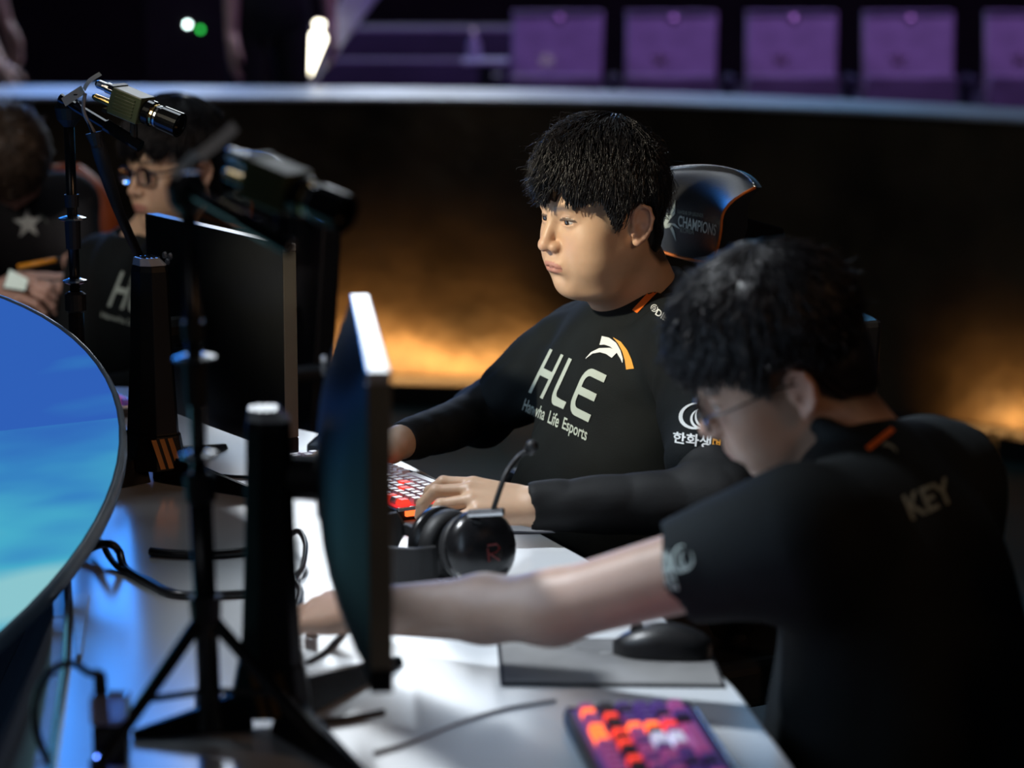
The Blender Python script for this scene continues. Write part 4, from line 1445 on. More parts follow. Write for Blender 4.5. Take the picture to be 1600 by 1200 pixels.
def strands(fn_shell, hc, hr, tab, n, seed, length=(0.03, 0.07), rad=0.0009, crown=(0.0, 0.045, 0.16), lift=0.004, fringe=0.0, zmax_cut=0.004, flow_bias=(0, 0, -0.25), curl=0.0):
    """tapered hair strands that follow the hair volume from the crown outwards"""
    rs = np.random.RandomState(seed)
    hc, hr, crown = np.array(hc), np.array(hr), np.array(crown)
    d = rs.randn(n * 3, 3)
    d /= np.linalg.norm(d, axis=1)[:, None]
    p = hc + d * hr
    az = np.degrees(np.arctan2(p[:, 0], -p[:, 1]))
    keep = p[:, 2] > interp_az(az, tab) + 0.002
    keep &= np.linalg.norm(p - crown, axis=1) > 0.005
    p = p[keep][:n]
    n = len(p)
    lev = 0.985 + 0.05 * rs.rand(n)
    L = length[0] + (length[1] - length[0]) * rs.rand(n)
    K = 6
    ctr = np.zeros((n, K, 3))
    wob = rs.randn(n, 3) * 0.16 + np.stack([noise(p.astype(F32), 55, 7, o_) for o_ in (1, 8, 15)], 1) * 0.75
    fly = rs.rand(n) < 0.06
    calm = np.clip(np.linalg.norm(p - crown, axis=1) / 0.06, 0.1, 1.0)
    q = hc + (p - hc) * lev[:, None]
    ph = rs.rand(n) * 6.28
    for k in range(K):
        ctr[:, k] = q
        nn = (q - hc) / hr ** 2
        nn /= np.linalg.norm(nn, axis=1)[:, None]
        v = q - crown
        v /= np.linalg.norm(v, axis=1)[:, None] + 1e-6
        v = v + wob * 0.5 + np.array(flow_bias)
        if curl:
            sd = np.cross(nn, v)
            v = v + sd * (curl * np.sin(ph + k * 1.6))[:, None]
        v -= nn * (v * nn).sum(1)[:, None]
        v /= np.linalg.norm(v, axis=1)[:, None] + 1e-6
        q = q + v * (L / (K - 1))[:, None]
        l2 = ellip_level(q, hc, hr)
        tgt = lev + lift * (k + 1) / K / np.mean(hr) * (rs.rand(n) - 0.25) * 2 * np.where(fly, 2.6, 1.0) * calm
        q = hc + (q - hc) * (tgt / l2)[:, None]
    # clip the ends that hang below the hairline
    az = np.degrees(np.arctan2(ctr[:, :, 0], -ctr[:, :, 1]))
    zc = np.stack([interp_az(az[:, k], tab) for k in range(K)], 1) - zmax_cut - fringe * rs.rand(n)[:, None] * (np.abs(az) < 75)
    low = ctr[:, :, 2] < zc
    for k in range(1, K):
        ctr[low[:, k], k] = ctr[low[:, k], k - 1] + np.array((0, 0, -0.0004))
    V = np.zeros((n, K, 3, 3))
    for k in range(K):
        t = ctr[:, min(k + 1, K - 1)] - ctr[:, max(k - 1, 0)]
        t /= np.linalg.norm(t, axis=1)[:, None] + 1e-9
        nn = (ctr[:, k] - hc) / hr ** 2
        nn /= np.linalg.norm(nn, axis=1)[:, None]
        s = np.cross(t, nn)
        s /= np.linalg.norm(s, axis=1)[:, None] + 1e-9
        r = rad * (1.25 - 1.1 * k / (K - 1))
        for j, (a, b) in enumerate(((-1.6, 0), (1.6, 0), (0, 0.9))):
            V[:, k, j] = ctr[:, k] + s * a * r + nn * b * r
    V = V.reshape(-1, 3)
    base = np.arange(n)[:, None] * (K * 3)
    fs = []
    for k in range(K - 1):
        for j in range(3):
            a, b = k * 3 + j, k * 3 + (j + 1) % 3
            fs.append(np.stack([base[:, 0] + a, base[:, 0] + b, base[:, 0] + b + 3, base[:, 0] + a + 3], 1))
    return V, np.concatenate(fs)


SK = {'light': (0.62, 0.41, 0.27), 'mid': (0.56, 0.36, 0.26), 'pink': (0.60, 0.37, 0.30)}


def head_colors(V, base, tab, brow=True, fade=False):
    """natural colouring in the local head frame: lips, brows, lash line, scalp, warmer ears and nose"""
    c = np.tile(np.array(base, dtype=F32), (len(V), 1))
    x, y, z = np.abs(V[:, 0]), V[:, 1], V[:, 2]
    front = y < -0.04
    def mixin(w, colr):
        w = np.clip(w, 0, 1)[:, None]
        c[:] = c * (1 - w) + np.array(colr, dtype=F32) * w
    # cheeks / nose tip / ears redder
    mixin(0.25 * np.exp(-((x - 0.04) ** 2 + (z + 0.02) ** 2) / 0.0005) * front, (0.66, 0.34, 0.26))
    mixin(0.30 * np.exp(-(x ** 2 + (z + 0.02) ** 2 + (y + 0.115) ** 2) / 0.00025), (0.66, 0.32, 0.25))
    mixin(0.35 * (x > 0.074) * (np.abs(z) < 0.04) * (y > 0), (0.66, 0.32, 0.24))
    lw = np.sqrt(np.maximum(0, 1 - (x / 0.0260) ** 2))
    lip = front & (y < -0.085) & (z < -0.0545 + 0.0085 * lw) & (z > -0.0560 - 0.0105 * lw) & (x < 0.0250)
    mixin(0.75 * lip, (0.50, 0.20, 0.17))
    mixin(0.8 * (lip & (np.abs(z + 0.0556) < 0.0011)), (0.20, 0.06, 0.05))
    if brow:
        zb = 0.0375 + 0.0035 * np.sin(np.clip((x - 0.012) / 0.042, 0, 1) * 2.6)
        wb = np.clip(1 - np.abs(z - zb) / 0.0062, 0, 1) * (x > 0.011) * (x < 0.054) * front
        mixin(0.85 * np.sqrt(wb), (0.035, 0.025, 0.02))
    # lash line
    el = np.sqrt(((x - 0.0325) / 0.0155) ** 2 + ((z - 0.0180) / 0.0058) ** 2)
    mixin(0.88 * (front & (el < 1.12) & (z > 0.0178)), (0.05, 0.035, 0.03))
    mixin(0.25 * (front & (el < 1.5) & (z <= 0.0178)), (0.5, 0.27, 0.2))
    az = np.degrees(np.arctan2(V[:, 0], -V[:, 1]))
    zc = interp_az(az, tab)
    wsc = np.clip((z - zc + 0.012 + (0.02 if fade else 0)) / (0.012 + (0.03 if fade else 0)), 0, 1) * (x < 0.0775 + 0.02 * (z > 0.035)) * (np.abs(az) > 60)
    mixin(wsc * 0.92, (0.03, 0.022, 0.018))
    return c


def eye_mesh(R, Cc, s, gaze=(0, -1, 0), side=1):
    r = 0.0124
    gz = Vector(gaze).normalized()
    vs, fs, cs = [], [], []
    a = gz.orthogonal().normalized()
    b = gz.cross(a)
    n, m_ = 20, 18
    for i in range(m_ + 1):
        th = math.pi * i / m_
        for k in range(n):
            w = 2 * math.pi * k / n
            d = gz * math.cos(th) + (a * math.cos(w) + b * math.sin(w)) * math.sin(th)
            vs.append(np.array(d) * r + np.array((side * 0.0320, -0.0795, 0.0175)))
            ang = math.degrees(th)
            cs.append((0.006, 0.004, 0.004) if ang < 14 else (0.02, 0.011, 0.007) if ang < 30 else (0.62, 0.58, 0.55))
    for i in range(m_):
        for k in range(n):
            fs.append([i * n + k, i * n + (k + 1) % n, (i + 1) * n + (k + 1) % n, (i + 1) * n + k])
    return xf(np.array(vs), R, Cc, s), fs, np.array(cs)


# ------------------------------------------------------------------ hands
def hand_prims(wrist, fdir, up, thumb_side, curls, spread=0.10, s=1.0, thumb=(0.5, 0.35), lift=0.0):
    """up: back of the hand; thumb_side: unit vector towards the thumb; curls: per finger (base, mid, tip) in radians"""
    w = Vector(wrist)
    f = Vector(fdir).normalized()
    u = Vector(up)
    u = (u - f * u.dot(f)).normalized()
    t = f.cross(u)
    if t.dot(Vector(thumb_side)) < 0:
        t = -t
    pr = []
    kn = []
    for i, (a, b) in enumerate(((0.028, 0.086), (0.009, 0.091), (-0.011, 0.086), (-0.029, 0.076))):
        kn.append(w + f * b * s + t * a * s + u * (0.004 - 0.003 * abs(i - 1.2)) * s)
    for i in range(4):
        pr.append(C(w + f * 0.008 * s + t * (0.014 - 0.010 * i) * s, kn[i], 0.017 * s, 0.0115 * s, 0.012))
    pr.append(E(w + f * 0.045 * s - u * 0.006 * s, (0.036 * s, 0.042 * s, 0.013 * s), 0.012, '+', np.array(Matrix((t, f, u)).transposed())))
    pr.append(E(w + f * 0.030 * s + t * 0.024 * s - u * 0.010 * s, (0.016 * s, 0.030 * s, 0.014 * s), 0.012, '+', np.array(Matrix((t, f, u)).transposed())))
    ln = ((0.042, 0.025, 0.020), (0.046, 0.029, 0.021), (0.043, 0.027, 0.021), (0.033, 0.021, 0.019))
    tips = []
    for i in range(4):
        d0 = (f + t * spread * (1.2 - i * 0.8)).normalized()
        p = kn[i]
        ang = 0
        rr = [0.0098, 0.0086, 0.0080, 0.0066] if i < 3 else [0.0086, 0.0076, 0.0070, 0.0058]
        ax = t
        for j in range(3):
            ang += curls[i][j]
            d = d0 * math.cos(ang) - u * math.sin(ang)
            q = p + d * ln[i][j] * s
            pr.append(C(p, q, rr[j] * s, rr[j + 1] * s, 0.004))
            if j == 2:
                pr.append(E(q + u * 0.003 * s * math.cos(ang) + d * 0.0005, (0.0042 * s, 0.0055 * s, 0.0035 * s), 0.0015, '+', np.array(Matrix((t, d, t.cross(d))).transposed())))
            p = q
        tips.append(p)
    # thumb leaves the side of the palm near its base
    a = w + f * 0.022 * s + t * 0.026 * s - u * 0.008 * s
    d1 = (f * 0.80 + t * thumb[0] - u * 0.15).normalized()
    b = a + d1 * 0.042 * s
    d2 = (f * 0.95 + t * thumb[1] - u * 0.25).normalized()
    c = b + d2 * 0.031 * s
    d3 = (f * 1.0 + t * (thumb[1] - 0.35) - u * 0.3).normalized()
    e = c + d3 * 0.025 * s
    pr += [C(a, b, 0.0150 * s, 0.0108 * s, 0.012), C(b, c, 0.0104 * s, 0.0092 * s, 0.004), C(c, e, 0.0092 * s, 0.0070 * s, 0.004)]
    return pr


def join_meshes(parts):
    V, Fs, Cs, n = [], [], [], 0
    for v, f, c in parts:
        V.append(v)
        Fs.append(np.asarray(f) + n)
        Cs.append(c)
        n += len(v)
    return np.concatenate(V), np.concatenate(Fs), np.concatenate(Cs)


def flat_color(V, c, knuckle=None):
    return np.tile(np.array(c, dtype=F32), (len(V), 1))


def bvh_of(V, Q):
    return BVHTree.FromPolygons([tuple(v) for v in V], [tuple(int(i) for i in q) for q in Q])


# ------------------------------------------------------------------ prints that lie on cloth
def text_poly(txt, bold=0.0):
    cu = bpy.data.curves.new('tmp_text', 'FONT')
    cu.body = txt
    cu.offset = bold
    cu.resolution_u = 4
    ob = bpy.data.objects.new('tmp_text', cu)
    col.objects.link(ob)
    dg = bpy.context.evaluated_depsgraph_get()
    me = bpy.data.meshes.new_from_object(ob.evaluated_get(dg))
    bpy.data.objects.remove(ob)
    bpy.data.curves.remove(cu)
    v = np.array([x.co[:2] for x in me.vertices])
    f = [list(p.vertices) for p in me.polygons]
    bpy.data.meshes.remove(me)
    lo, hi = v.min(0), v.max(0)
    return (v - lo) / (hi - lo), f


def stroke_poly(strokes):
    """strokes: list of (points, width); points in the unit square"""
    V, Fs = [], []
    for pts, w in strokes:
        pts = np.array(pts, dtype=float)
        n0 = len(V)
        ws = w if isinstance(w, (list, tuple)) else [w] * len(pts)
        for i, p in enumerate(pts):
            t = pts[min(i + 1, len(pts) - 1)] - pts[max(i - 1, 0)]
            t = t / (np.linalg.norm(t) + 1e-9)
            n = np.array((-t[1], t[0]))
            V += [p + n * ws[i] / 2, p - n * ws[i] / 2]
        for i in range(len(pts) - 1):
            Fs.append([n0 + 2 * i, n0 + 2 * i + 1, n0 + 2 * i + 3, n0 + 2 * i + 2])
    return np.array(V), Fs


def arc(cx, cy, r, a0, a1, n=8, ry=None):
    ry = r if ry is None else ry
    return [(cx + r * math.cos(math.radians(a0 + (a1 - a0) * i / n)), cy + ry * math.sin(math.radians(a0 + (a1 - a0) * i / n))) for i in range(n + 1)]


def decal(name, poly, quad, bvh, material, parent, off=0.0013, cut=6.0):
    """unit-square artwork laid on a surface; quad: picture corners BL, BR, TR, TL where the print sits on the cloth"""
    v, f = poly
    bm = bmesh.new()
    bv = [bm.verts.new((x, y, 0)) for x, y in v]
    for q in f:
        try:
            bm.faces.new([bv[i] for i in q])
        except ValueError:
            pass
    bmesh.ops.triangulate(bm, faces=bm.faces[:])
    bl, br, tr, tl = [np.array(q, float) for q in quad]
    def pix(x, y):
        return bl * (1 - x) * (1 - y) + br * x * (1 - y) + tr * x * y + tl * (1 - x) * y
    for _ in range(4):
        long = [e for e in bm.edges if np.linalg.norm(pix(*e.verts[0].co[:2]) - pix(*e.verts[1].co[:2])) > cut]
        if not long:
            break
        bmesh.ops.subdivide_edges(bm, edges=long, cuts=1)
        bmesh.ops.triangulate(bm, faces=bm.faces[:])
    bad = []
    for vert in bm.verts:
        a = pix(vert.co.x, vert.co.y)
        d = ray(a[0], a[1]).normalized()
        h = bvh.ray_cast(CAM, d)
        if h[0] is None:
            bad.append(vert)
            continue
        nn = h[1] if h[1].dot(d) < 0 else -h[1]
        vert.co = h[0] + nn * off - d * off * 0.4
    bmesh.ops.delete(bm, geom=bad, context='VERTS')
    long = [e for e in bm.edges if e.calc_length() > 0.03]
    bmesh.ops.delete(bm, geom=long, context='EDGES')
    if 'stripe' in name:                       # one unbroken piece
        left, best = set(bm.verts), set()
        while left:
            st = [left.pop()]
            isl = set(st)
            while st:
                for e_ in st.pop().link_edges:
                    for w_ in e_.verts:
                        if w_ in left:
                            left.discard(w_)
                            isl.add(w_)
                            st.append(w_)
            if len(isl) > len(best):
                best = isl
        bmesh.ops.delete(bm, geom=[w_ for w_ in bm.verts if w_ not in best], context='VERTS')
    bm.verts.index_update()
    V = [tuple(x.co) for x in bm.verts]
    Fs = [[x.index for x in q.verts] for q in bm.faces]
    bm.free()
    if not Fs:
        return None
    return link_mesh(name, V, Fs, material, parent, smooth=True)


def thr(*pts):
    return [tuple(p) for p in pts]


ART = {}
ART['H'] = stroke_poly([([(0.10, 0), (0.10, 0.35), (0.10, 0.7), (0.10, 1)], 0.17), ([(0.80, 0), (0.80, 0.35), (0.80, 0.7), (0.80, 1)], 0.17), ([(0.10, 0.5), (0.45, 0.5), (0.80, 0.5)], 0.16)])
ART['L'] = stroke_poly([([(0.10, 1), (0.10, 0.6), (0.10, 0.32)] + arc(0.34, 0.30, 0.24, 180, 270, 6, 0.22) + [(0.6, 0.08), (0.9, 0.08)], [0.2] * 3 + [0.18] * 7 + [0.16] * 2)])
ART['E'] = stroke_poly([([(0.95, 0.93), (0.65, 0.93), (0.38, 0.93)] + arc(0.36, 0.68, 0.26, 90, 180, 5, 0.25) + [(0.10, 0.5)] + arc(0.36, 0.32, 0.26, 180, 270, 5, 0.25) + [(0.65, 0.07), (0.95, 0.07)], 0.16),
                        ([(0.12, 0.5), (0.5, 0.5), (0.86, 0.5)], 0.16)])
# swoosh emblem: two pale blades, one orange
ART['blade_low'] = stroke_poly([([(0.00, 0.40), (0.12, 0.56), (0.28, 0.64), (0.45, 0.62), (0.60, 0.52)], [0.01, 0.05, 0.12, 0.19, 0.24])])
ART['blade_top'] = stroke_poly([([(0.30, 0.92), (0.42, 0.90), (0.55, 0.80), (0.66, 0.62), (0.74, 0.40), (0.76, 0.28)], [0.26, 0.22, 0.16, 0.10, 0.05, 0.01])])
ART['blade_orange'] = stroke_poly([([(0.55, 1.0), (0.68, 0.86), (0.80, 0.62), (0.88, 0.36), (0.93, 0.10)], [0.01, 0.07, 0.11, 0.14, 0.17])])
ART['knot'] = stroke_poly([(arc(0.42, 0.52, 0.40, 60, 330, 20, 0.46), [0.02 + 0.09 * math.sin(math.pi * i / 20) for i in range(21)]),
                           (arc(0.62, 0.42, 0.30, 100, 400, 20, 0.36), [0.02 + 0.06 * math.sin(math.pi * i / 20) for i in range(21)]),
                           (arc(0.72, 0.52, 0.28, 150, 330, 14, 0.42), [0.02 + 0.05 * math.sin(math.pi * i / 14) for i in range(15)])])
ART['ring_mark'] = stroke_poly([(arc(0.5, 0.5, 0.44, 0, 360, 20), 0.10), (arc(0.5, 0.5, 0.22, 40, 330, 12), 0.10), ([(0.72, 0.5), (0.5, 0.5)], 0.1)])
ART['bar'] = stroke_poly([([(0, 0.5), (0.2, 0.5), (0.4, 0.5), (0.6, 0.5), (0.8, 0.5), (1, 0.5)], 1.0)])
ART['bird'] = (np.array([(0.30, 0.62), (0.62, 1.0), (0.60, 0.66), (0.36, 0.56), (0.20, 0.72), (0.08, 0.55), (0.02, 0.42), (0.10, 0.34), (0.34, 0.36), (0.66, 0.0), (0.56, 0.26), (0.42, 0.42), (0.85, 0.30), (0.60, 0.44), (0.30, 0.46), (0.20, 0.44)]),
               [[5, 4, 3, 15], [5, 15, 7, 6], [0, 1, 2, 3], [4, 0, 3], [15, 14, 8, 7], [8, 9, 10, 11], [14, 13, 11, 8], [13, 12, 11]])
ART['star'] = (np.array([(0.5, 0.45)] + [(0.5 + (0.5 if k % 2 == 0 else 0.2) * math.cos(math.pi / 2 + k * math.pi / 5), 0.5 + (0.5 if k % 2 == 0 else 0.2) * math.sin(math.pi / 2 + k * math.pi / 5)) for k in range(10)]),
               [[0, 1 + k, 1 + (k + 1) % 10] for k in range(10)])


def quad_sub(quad, x0, x1, y0=0.0, y1=1.0):
    bl, br, tr, tl = [np.array(q, float) for q in quad]
    f = lambda x, y: tuple(bl * (1 - x) * (1 - y) + br * x * (1 - y) + tr * x * y + tl * (1 - x) * y)
    return [f(x0, y0), f(x1, y0), f(x1, y1), f(x0, y1)]


# ------------------------------------------------------------------ clothing
def torso_prims(J, girth=1.0, belly=1.0):
    """J: dict of world joints; chest faces J['f']"""
    f = Vector(J['f']).normalized()
    lft = Vector((0, 0, 1)).cross(f).normalized()
    sl, sr, nb, pv = J['shL'], J['shR'], J['neck'], J['pelvis']
    ch = (sl + sr) * 0.5 * 0.75 + pv * 0.25 + f * J.get('cf', 0.0)
    up = (nb - pv).normalized()
    side = (sl - sr).normalized()
    side = (side - up * side.dot(up)).normalized()
    fw = side.cross(up)
    R = np.array(Matrix((side, fw, up)).transposed())
    wst = (sl + sr) * 0.5 * 0.32 + pv * 0.68 + f * J.get('bf', 0.03) * belly
    pr = [E(ch + up * 0.0, (0.175 * girth, 0.115 * girth, 0.19), 0.05, '+', R),
          E(wst, (0.170 * girth * belly, 0.135 * girth * belly, 0.17), 0.07, '+', R),
          E(pv, (0.18 * girth, 0.14 * girth, 0.12), 0.06, '+', R),
          C(nb - up * 0.03, sl * 0.8 + nb * 0.2 - up * 0.02, 0.060, 0.060, 0.05),
          C(nb - up * 0.03, sr * 0.8 + nb * 0.2 - up * 0.02, 0.060, 0.060, 0.05)]
    return pr, fw, up, side


def fold_noise(amp, fq, seed=0):
    def ex(p, d):
        q = p.copy()
        q[:, 2] *= 0.45
        n1 = noise(q, fq, 7, seed)
        return d + amp * (1 - np.abs(n1)) ** 2 * 1.0 - amp * 0.5 + amp * 0.5 * noise(p, fq * 1.9, 6, seed + 5)
    return ex


def legs_prims(J):
    pv, f = J['pelvis'], Vector(J['f']).normalized()
    lft = Vector((0, 0, 1)).cross(f)
    out = []
    for s in (-1, 1):
        h = pv + lft * 0.09 * s + Vector((0, 0, -0.03))
        k = h + f * 0.40 + lft * 0.06 * s
        k.z = 0.50
        a = k + f * 0.04
        a.z = 0.10
        out += [C(h, k, 0.085, 0.062, 0.03), C(k, a, 0.058, 0.045, 0.02)]
    return out


def shoes_prims(J):
    pv, f = J['pelvis'], Vector(J['f']).normalized()
    lft = Vector((0, 0, 1)).cross(f)
    out = []
    for s in (-1, 1):
        a = pv + lft * 0.15 * s + f * 0.44
        a.z = 0.045
        out.append(C(a - f * 0.04, a + f * 0.16 - Vector((0, 0, 0.008)), 0.045, 0.035, 0.01))
    return out


# ================================================================== the people
def head_R(f, up=(0, 0, 1), roll=0.0):
    """columns left, back, up; roll > 0 tips the head towards its left side"""
    M = frame(f, up)
    if roll:
        ax = Vector(f).normalized()
        M = Matrix.Rotation(-roll, 3, ax) @ M
    return M


def head_at(local, px, py, Y, R, s):
    """centre such that the local point shows at that place"""
    w = P(px, py, Y)
    return w - (R @ (Vector(local) * s))


def make_person(spec):
    J = spec['J']
    base = Vector((J['pelvis'].x, J['pelvis'].y, 0.0))
    R, Cc, s = spec['R'], spec['C'], spec.get('hs', 1.0)
    Ri = R.inverted()
    skin = spec['skin']
    tab = spec['tab']
    # one continuous body: head and neck, trunk, arms and hands
    ne = (Ri @ (J['neck'] - Cc)) / s
    hp = field(head_prims(ne, spec.get('fat', 0.0), spec.get('eye', 0.0042)))
    Rn, Cn = np.array(R, dtype=F32), np.array(Cc, dtype=F32)
    zl = min(-0.12, ne.z) - 0.06
    box = np.array([(x, y, z) for x in (-0.11, 0.11) for y in (min(-0.14, ne.y - 0.08), max(0.13, ne.y + 0.08)) for z in (zl, 0.16)])
    bw = xf(box, R, Cc, s)
    def head_fn(p):
        return hp(((p - Cn) @ Rn) / F32(s)) * F32(s)
    groups = [(head_fn, bw.min(0), bw.max(0))]
    for prims in [spec['trunk']] + spec['limbs']:
        lo, hi = bounds(prims, 0.04)
        groups.append((field(prims), lo, hi))
    lo = np.min([g[1] for g in groups], 0)
    hi = np.max([g[2] for g in groups], 0)
    V, Q = polygonise(grouped(groups), lo, hi, spec.get('hvox', 0.0026))
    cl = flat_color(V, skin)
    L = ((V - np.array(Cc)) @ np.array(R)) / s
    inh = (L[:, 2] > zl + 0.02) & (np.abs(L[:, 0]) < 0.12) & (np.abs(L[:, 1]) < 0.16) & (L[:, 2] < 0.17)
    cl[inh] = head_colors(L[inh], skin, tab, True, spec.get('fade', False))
    o = link_mesh('person', V, Q, 'skin', None, True, base, cl)
    tag(o, spec['label'], 'person')
    # eyes
    for sd in spec.get('eyes', (-1, 1)):
        v, f, c = eye_mesh(R, Cc, s, spec.get('gaze', (0, -1, 0)), sd)
        link_mesh('eye', v, f, 'eye', o, True, colors=c)
    # hair
    hs_ = spec['hair']
    fnh = hair_field(hs_['c'], hs_['r'], hs_['back'], tab, hs_.get('amp', 0.004), hs_.get('fq', 90))
    rr = np.array(hs_['r']) + 0.03
    V, Q = polygonise(fnh, np.array(hs_['c']) - rr - np.array((0, 0, 0.06)), np.array(hs_['c']) + rr, hs_.get('vox', 0.003))
    Vs, Qs = strands(fnh, hs_['c'], hs_['r'], tab, hs_.get('n', 3000), hs_.get('seed', 1), hs_.get('len', (0.03, 0.07)), hs_.get('rad', 0.0009), fringe=hs_.get('fringe', 0.01), lift=hs_.get('lift', 0.004), crown=hs_.get('crown', (0, 0.045, 0.16)), curl=hs_.get('curl', 0.0))
    VV = np.concatenate([V, Vs])
    QQ = np.concatenate([Q, Qs + len(V)])
    link_mesh('hair', xf(VV, R, Cc, s), QQ, spec.get('hair_mat', 'hair_black'), o, True)
    # clothes
    out = {'o': o}
    for name, prims, vox, m_, ex in spec['clothes']:
        lo, hi = bounds(prims, 0.02)
        V, Q = polygonise(field(prims, ex), lo, hi, vox)
        out[name] = (link_mesh(name, V, Q, m_, o, True), bvh_of(V, Q) if name in ('jersey', 'shirt') else None)
    return out


def trunk_prims(J, girth, belly):
    """the skin under the clothes"""
    pr, fw, up, side = torso_prims(J, girth * 0.80, belly * 0.9)
    pr = [pr[0]] + pr[3:]
    pr[0].r = pr[0].r * np.array((1, 1, 0.7), dtype=F32)
    for q in pr:
        if q.kind == 'c':
            q.r = q.r * 0 + F32(0.040)
    for s_ in ('L', 'R'):
        pr += [C(J['sh' + s_], J['el' + s_], 0.046, 0.036, 0.03), C(J['el' + s_], J['wr' + s_], 0.036, 0.024, 0.02)]
    return pr


def collar_ring(c, axis, r, th, sq=1.0, side=None):
    ax = Vector(axis).normalized()
    x = Vector(side) if side is not None else ax.orthogonal()
    x = (x - ax * x.dot(ax)).normalized()
    y = ax.cross(x)
    return Pr('t', c, (sq, 0, 0), (r, th), 0.008, '+', np.array(Matrix((x, y, ax)).transposed()))


# ------------------------------------------------------------------ middle player, in focus
fA3 = Vector((-0.87, -0.50, 0))
J = {'f': fA3, 'bf': 0.075, 'cf': 0.02}
J['shL'] = P(1084, 540, 4.03)
J['shR'] = P(893, 548, 4.34)
J['neck'] = P(998, 464, 4.20)
J['pelvis'] = Vector((J['neck'].x + 0.06, J['neck'].y + 0.03, 0.54))
J['elL'] = Pz(1118, 782, 0.80)
J['wrL'] = Pz(836, 792, 0.792)
J['elR'] = P(752, 650, 4.42)
J['wrR'] = Pz(628, 690, 0.790)
RA = head_R((-0.835, -0.51, -0.125), roll=0.02)
sA = 0.985
CA = head_at((0.078, 0.016, 0.0), 999, 350, 4.06, RA, sA)
trunkA = trunk_prims(J, 1.08, 1.06)
pr, fw, up_, side_ = torso_prims(J, 1.10, 1.10)
hd = (Pz(700, 790, 0.775) - J['wrL'])
handL = hand_prims(J['wrL'], Vector((-0.93, -0.02, 0.16)), (0.05, -0.42, 1), (-0.5, 0.87, 0),
                   [(0.20, 0.70, 0.40), (0.26, 0.78, 0.45), (0.34, 0.85, 0.45), (0.48, 0.75, 0.40)], 0.12, 1.06, thumb=(0.45, 0.2))
handL.append(C(J['wrL'] + Vector((0.08, 0.01, 0)), J['wrL'], 0.030, 0.024, 0.015))
handR = hand_prims(J['wrR'], Vector((-0.95, -0.25, -0.10)), (0, -0.1, 1), (0, -1, 0),
                   [(0.10, 0.35, 0.25)] * 4, 0.10, 0.98, thumb=(0.45, 0.3))
handR.append(C(J['wrR'] + (J['elR'] - J['wrR']) * 0.3, J['wrR'], 0.030, 0.024, 0.015))
tabA = [(0, 0.052), (9, 0.054), (14, 0.080), (22, 0.080), (27, 0.054), (40, 0.053), (55, 0.060), (62, 0.035), (68, 0.008), (73, -0.004), (79, 0.010), (84, 0.038), (108, 0.040), (116, 0.0), (128, -0.045), (150, -0.075), (180, -0.085)]
jer = list(pr) + [C(J['shL'], J['shL'] * 0.25 + J['elL'] * 0.75, 0.078, 0.066, 0.05),
                  C(J['shR'], J['shR'] * 0.35 + J['elR'] * 0.65, 0.078, 0.060, 0.05)]
cax = (Vector((0, 0, 1)) + fA3 * 0.42).normalized()
jer.append(Pr('c', J['neck'] + cax * 0.03, J['neck'] + cax * 0.16, (0.074, 0.066), 0.012, '-'))
und = [C(J['shL'] * 0.4 + J['elL'] * 0.6, J['elL'], 0.055, 0.052, 0.02), C(J['elL'], J['wrL'] + (J['elL'] - J['wrL']) * 0.02, 0.052, 0.036, 0.03),
       C(J['shR'] * 0.5 + J['elR'] * 0.5, J['elR'], 0.052, 0.048, 0.02), C(J['elR'], J['wrR'] + (J['elR'] - J['wrR']) * 0.04, 0.047, 0.034, 0.03),
       E(J['wrL'] + (J['wrL'] - J['elL']).normalized() * 0.052, (0.055, 0.055, 0.055), 0.003, '-'), E(J['wrR'] + (J['wrR'] - J['elR']).normalized() * 0.052, (0.055, 0.055, 0.055), 0.003, '-'),
       collar_ring(J['neck'] + (Vector((0, 0, 1)) + fA3 * 0.42) * 0.010, Vector((0, 0, 1)) + fA3 * 0.42, 0.073, 0.009)]
for s_ in ('L', 'R'):
    und += [C(J['sh' + s_] * 0.5 + J['el' + s_] * 0.5, J['sh' + s_], 0.045, 0.045, 0.02), C(J['sh' + s_], J['neck'] + (J['sh' + s_] - J['neck']) * 0.35 - Vector((0, 0, 0.03)), 0.045, 0.040, 0.02)]
A = make_person({
    'label': 'person in a black HLE jersey over long sleeves, typing, face turned left, in focus',
    'J': J, 'R': RA, 'C': CA, 'hs': sA, 'skin': SK['light'], 'tab': tabA, 'fat': 0.009, 'eye': 0.0033, 'hvox': 0.0022, 'trunk': trunkA, 'gaze': (0.0, -1, -0.12),
    'limbs': [handL, handR],
    'hair': {'c': (0, 0.000, 0.060), 'r': (0.099, 0.110, 0.111), 'back': ((0, 0.026, -0.012), (0.076, 0.076, 0.085)), 'n': 6500, 'seed': 4, 'amp': 0.0035, 'fringe': 0.012, 'lift': 0.012, 'vox': 0.0028, 'rad': 0.0008},
    'clothes': [('jersey', jer, 0.0055, 'jersey', fold_noise(0.009, 34, 2)), ('undershirt', und, 0.0045, 'undershirt', fold_noise(0.003, 60, 4)),
                ('trousers', legs_prims(J), 0.012, 'trousers', None), ('shoes', shoes_prims(J), 0.010, 'black_rubber', None)],
})
jo, bv = A['jersey']
HLE = [(826, 612), (922, 660), (950, 588), (860, 545)]
decal('lettering', ART['H'], quad_sub(HLE, 0.0, 0.27), bv, 'print_grey', jo)
decal('lettering', ART['L'], quad_sub(HLE, 0.33, 0.60), bv, 'print_grey', jo)
decal('lettering', ART['E'], quad_sub(HLE, 0.62, 1.0), bv, 'print_grey', jo)
SM = [(816, 640), (916, 692), (920, 670), (822, 622)]
decal('lettering', text_poly('Hanwha', 0.012), quad_sub(SM, 0.0, 0.34), bv, 'print_grey', jo)
decal('lettering', text_poly('Life', 0.012), quad_sub(SM, 0.40, 0.56), bv, 'print_grey', jo)
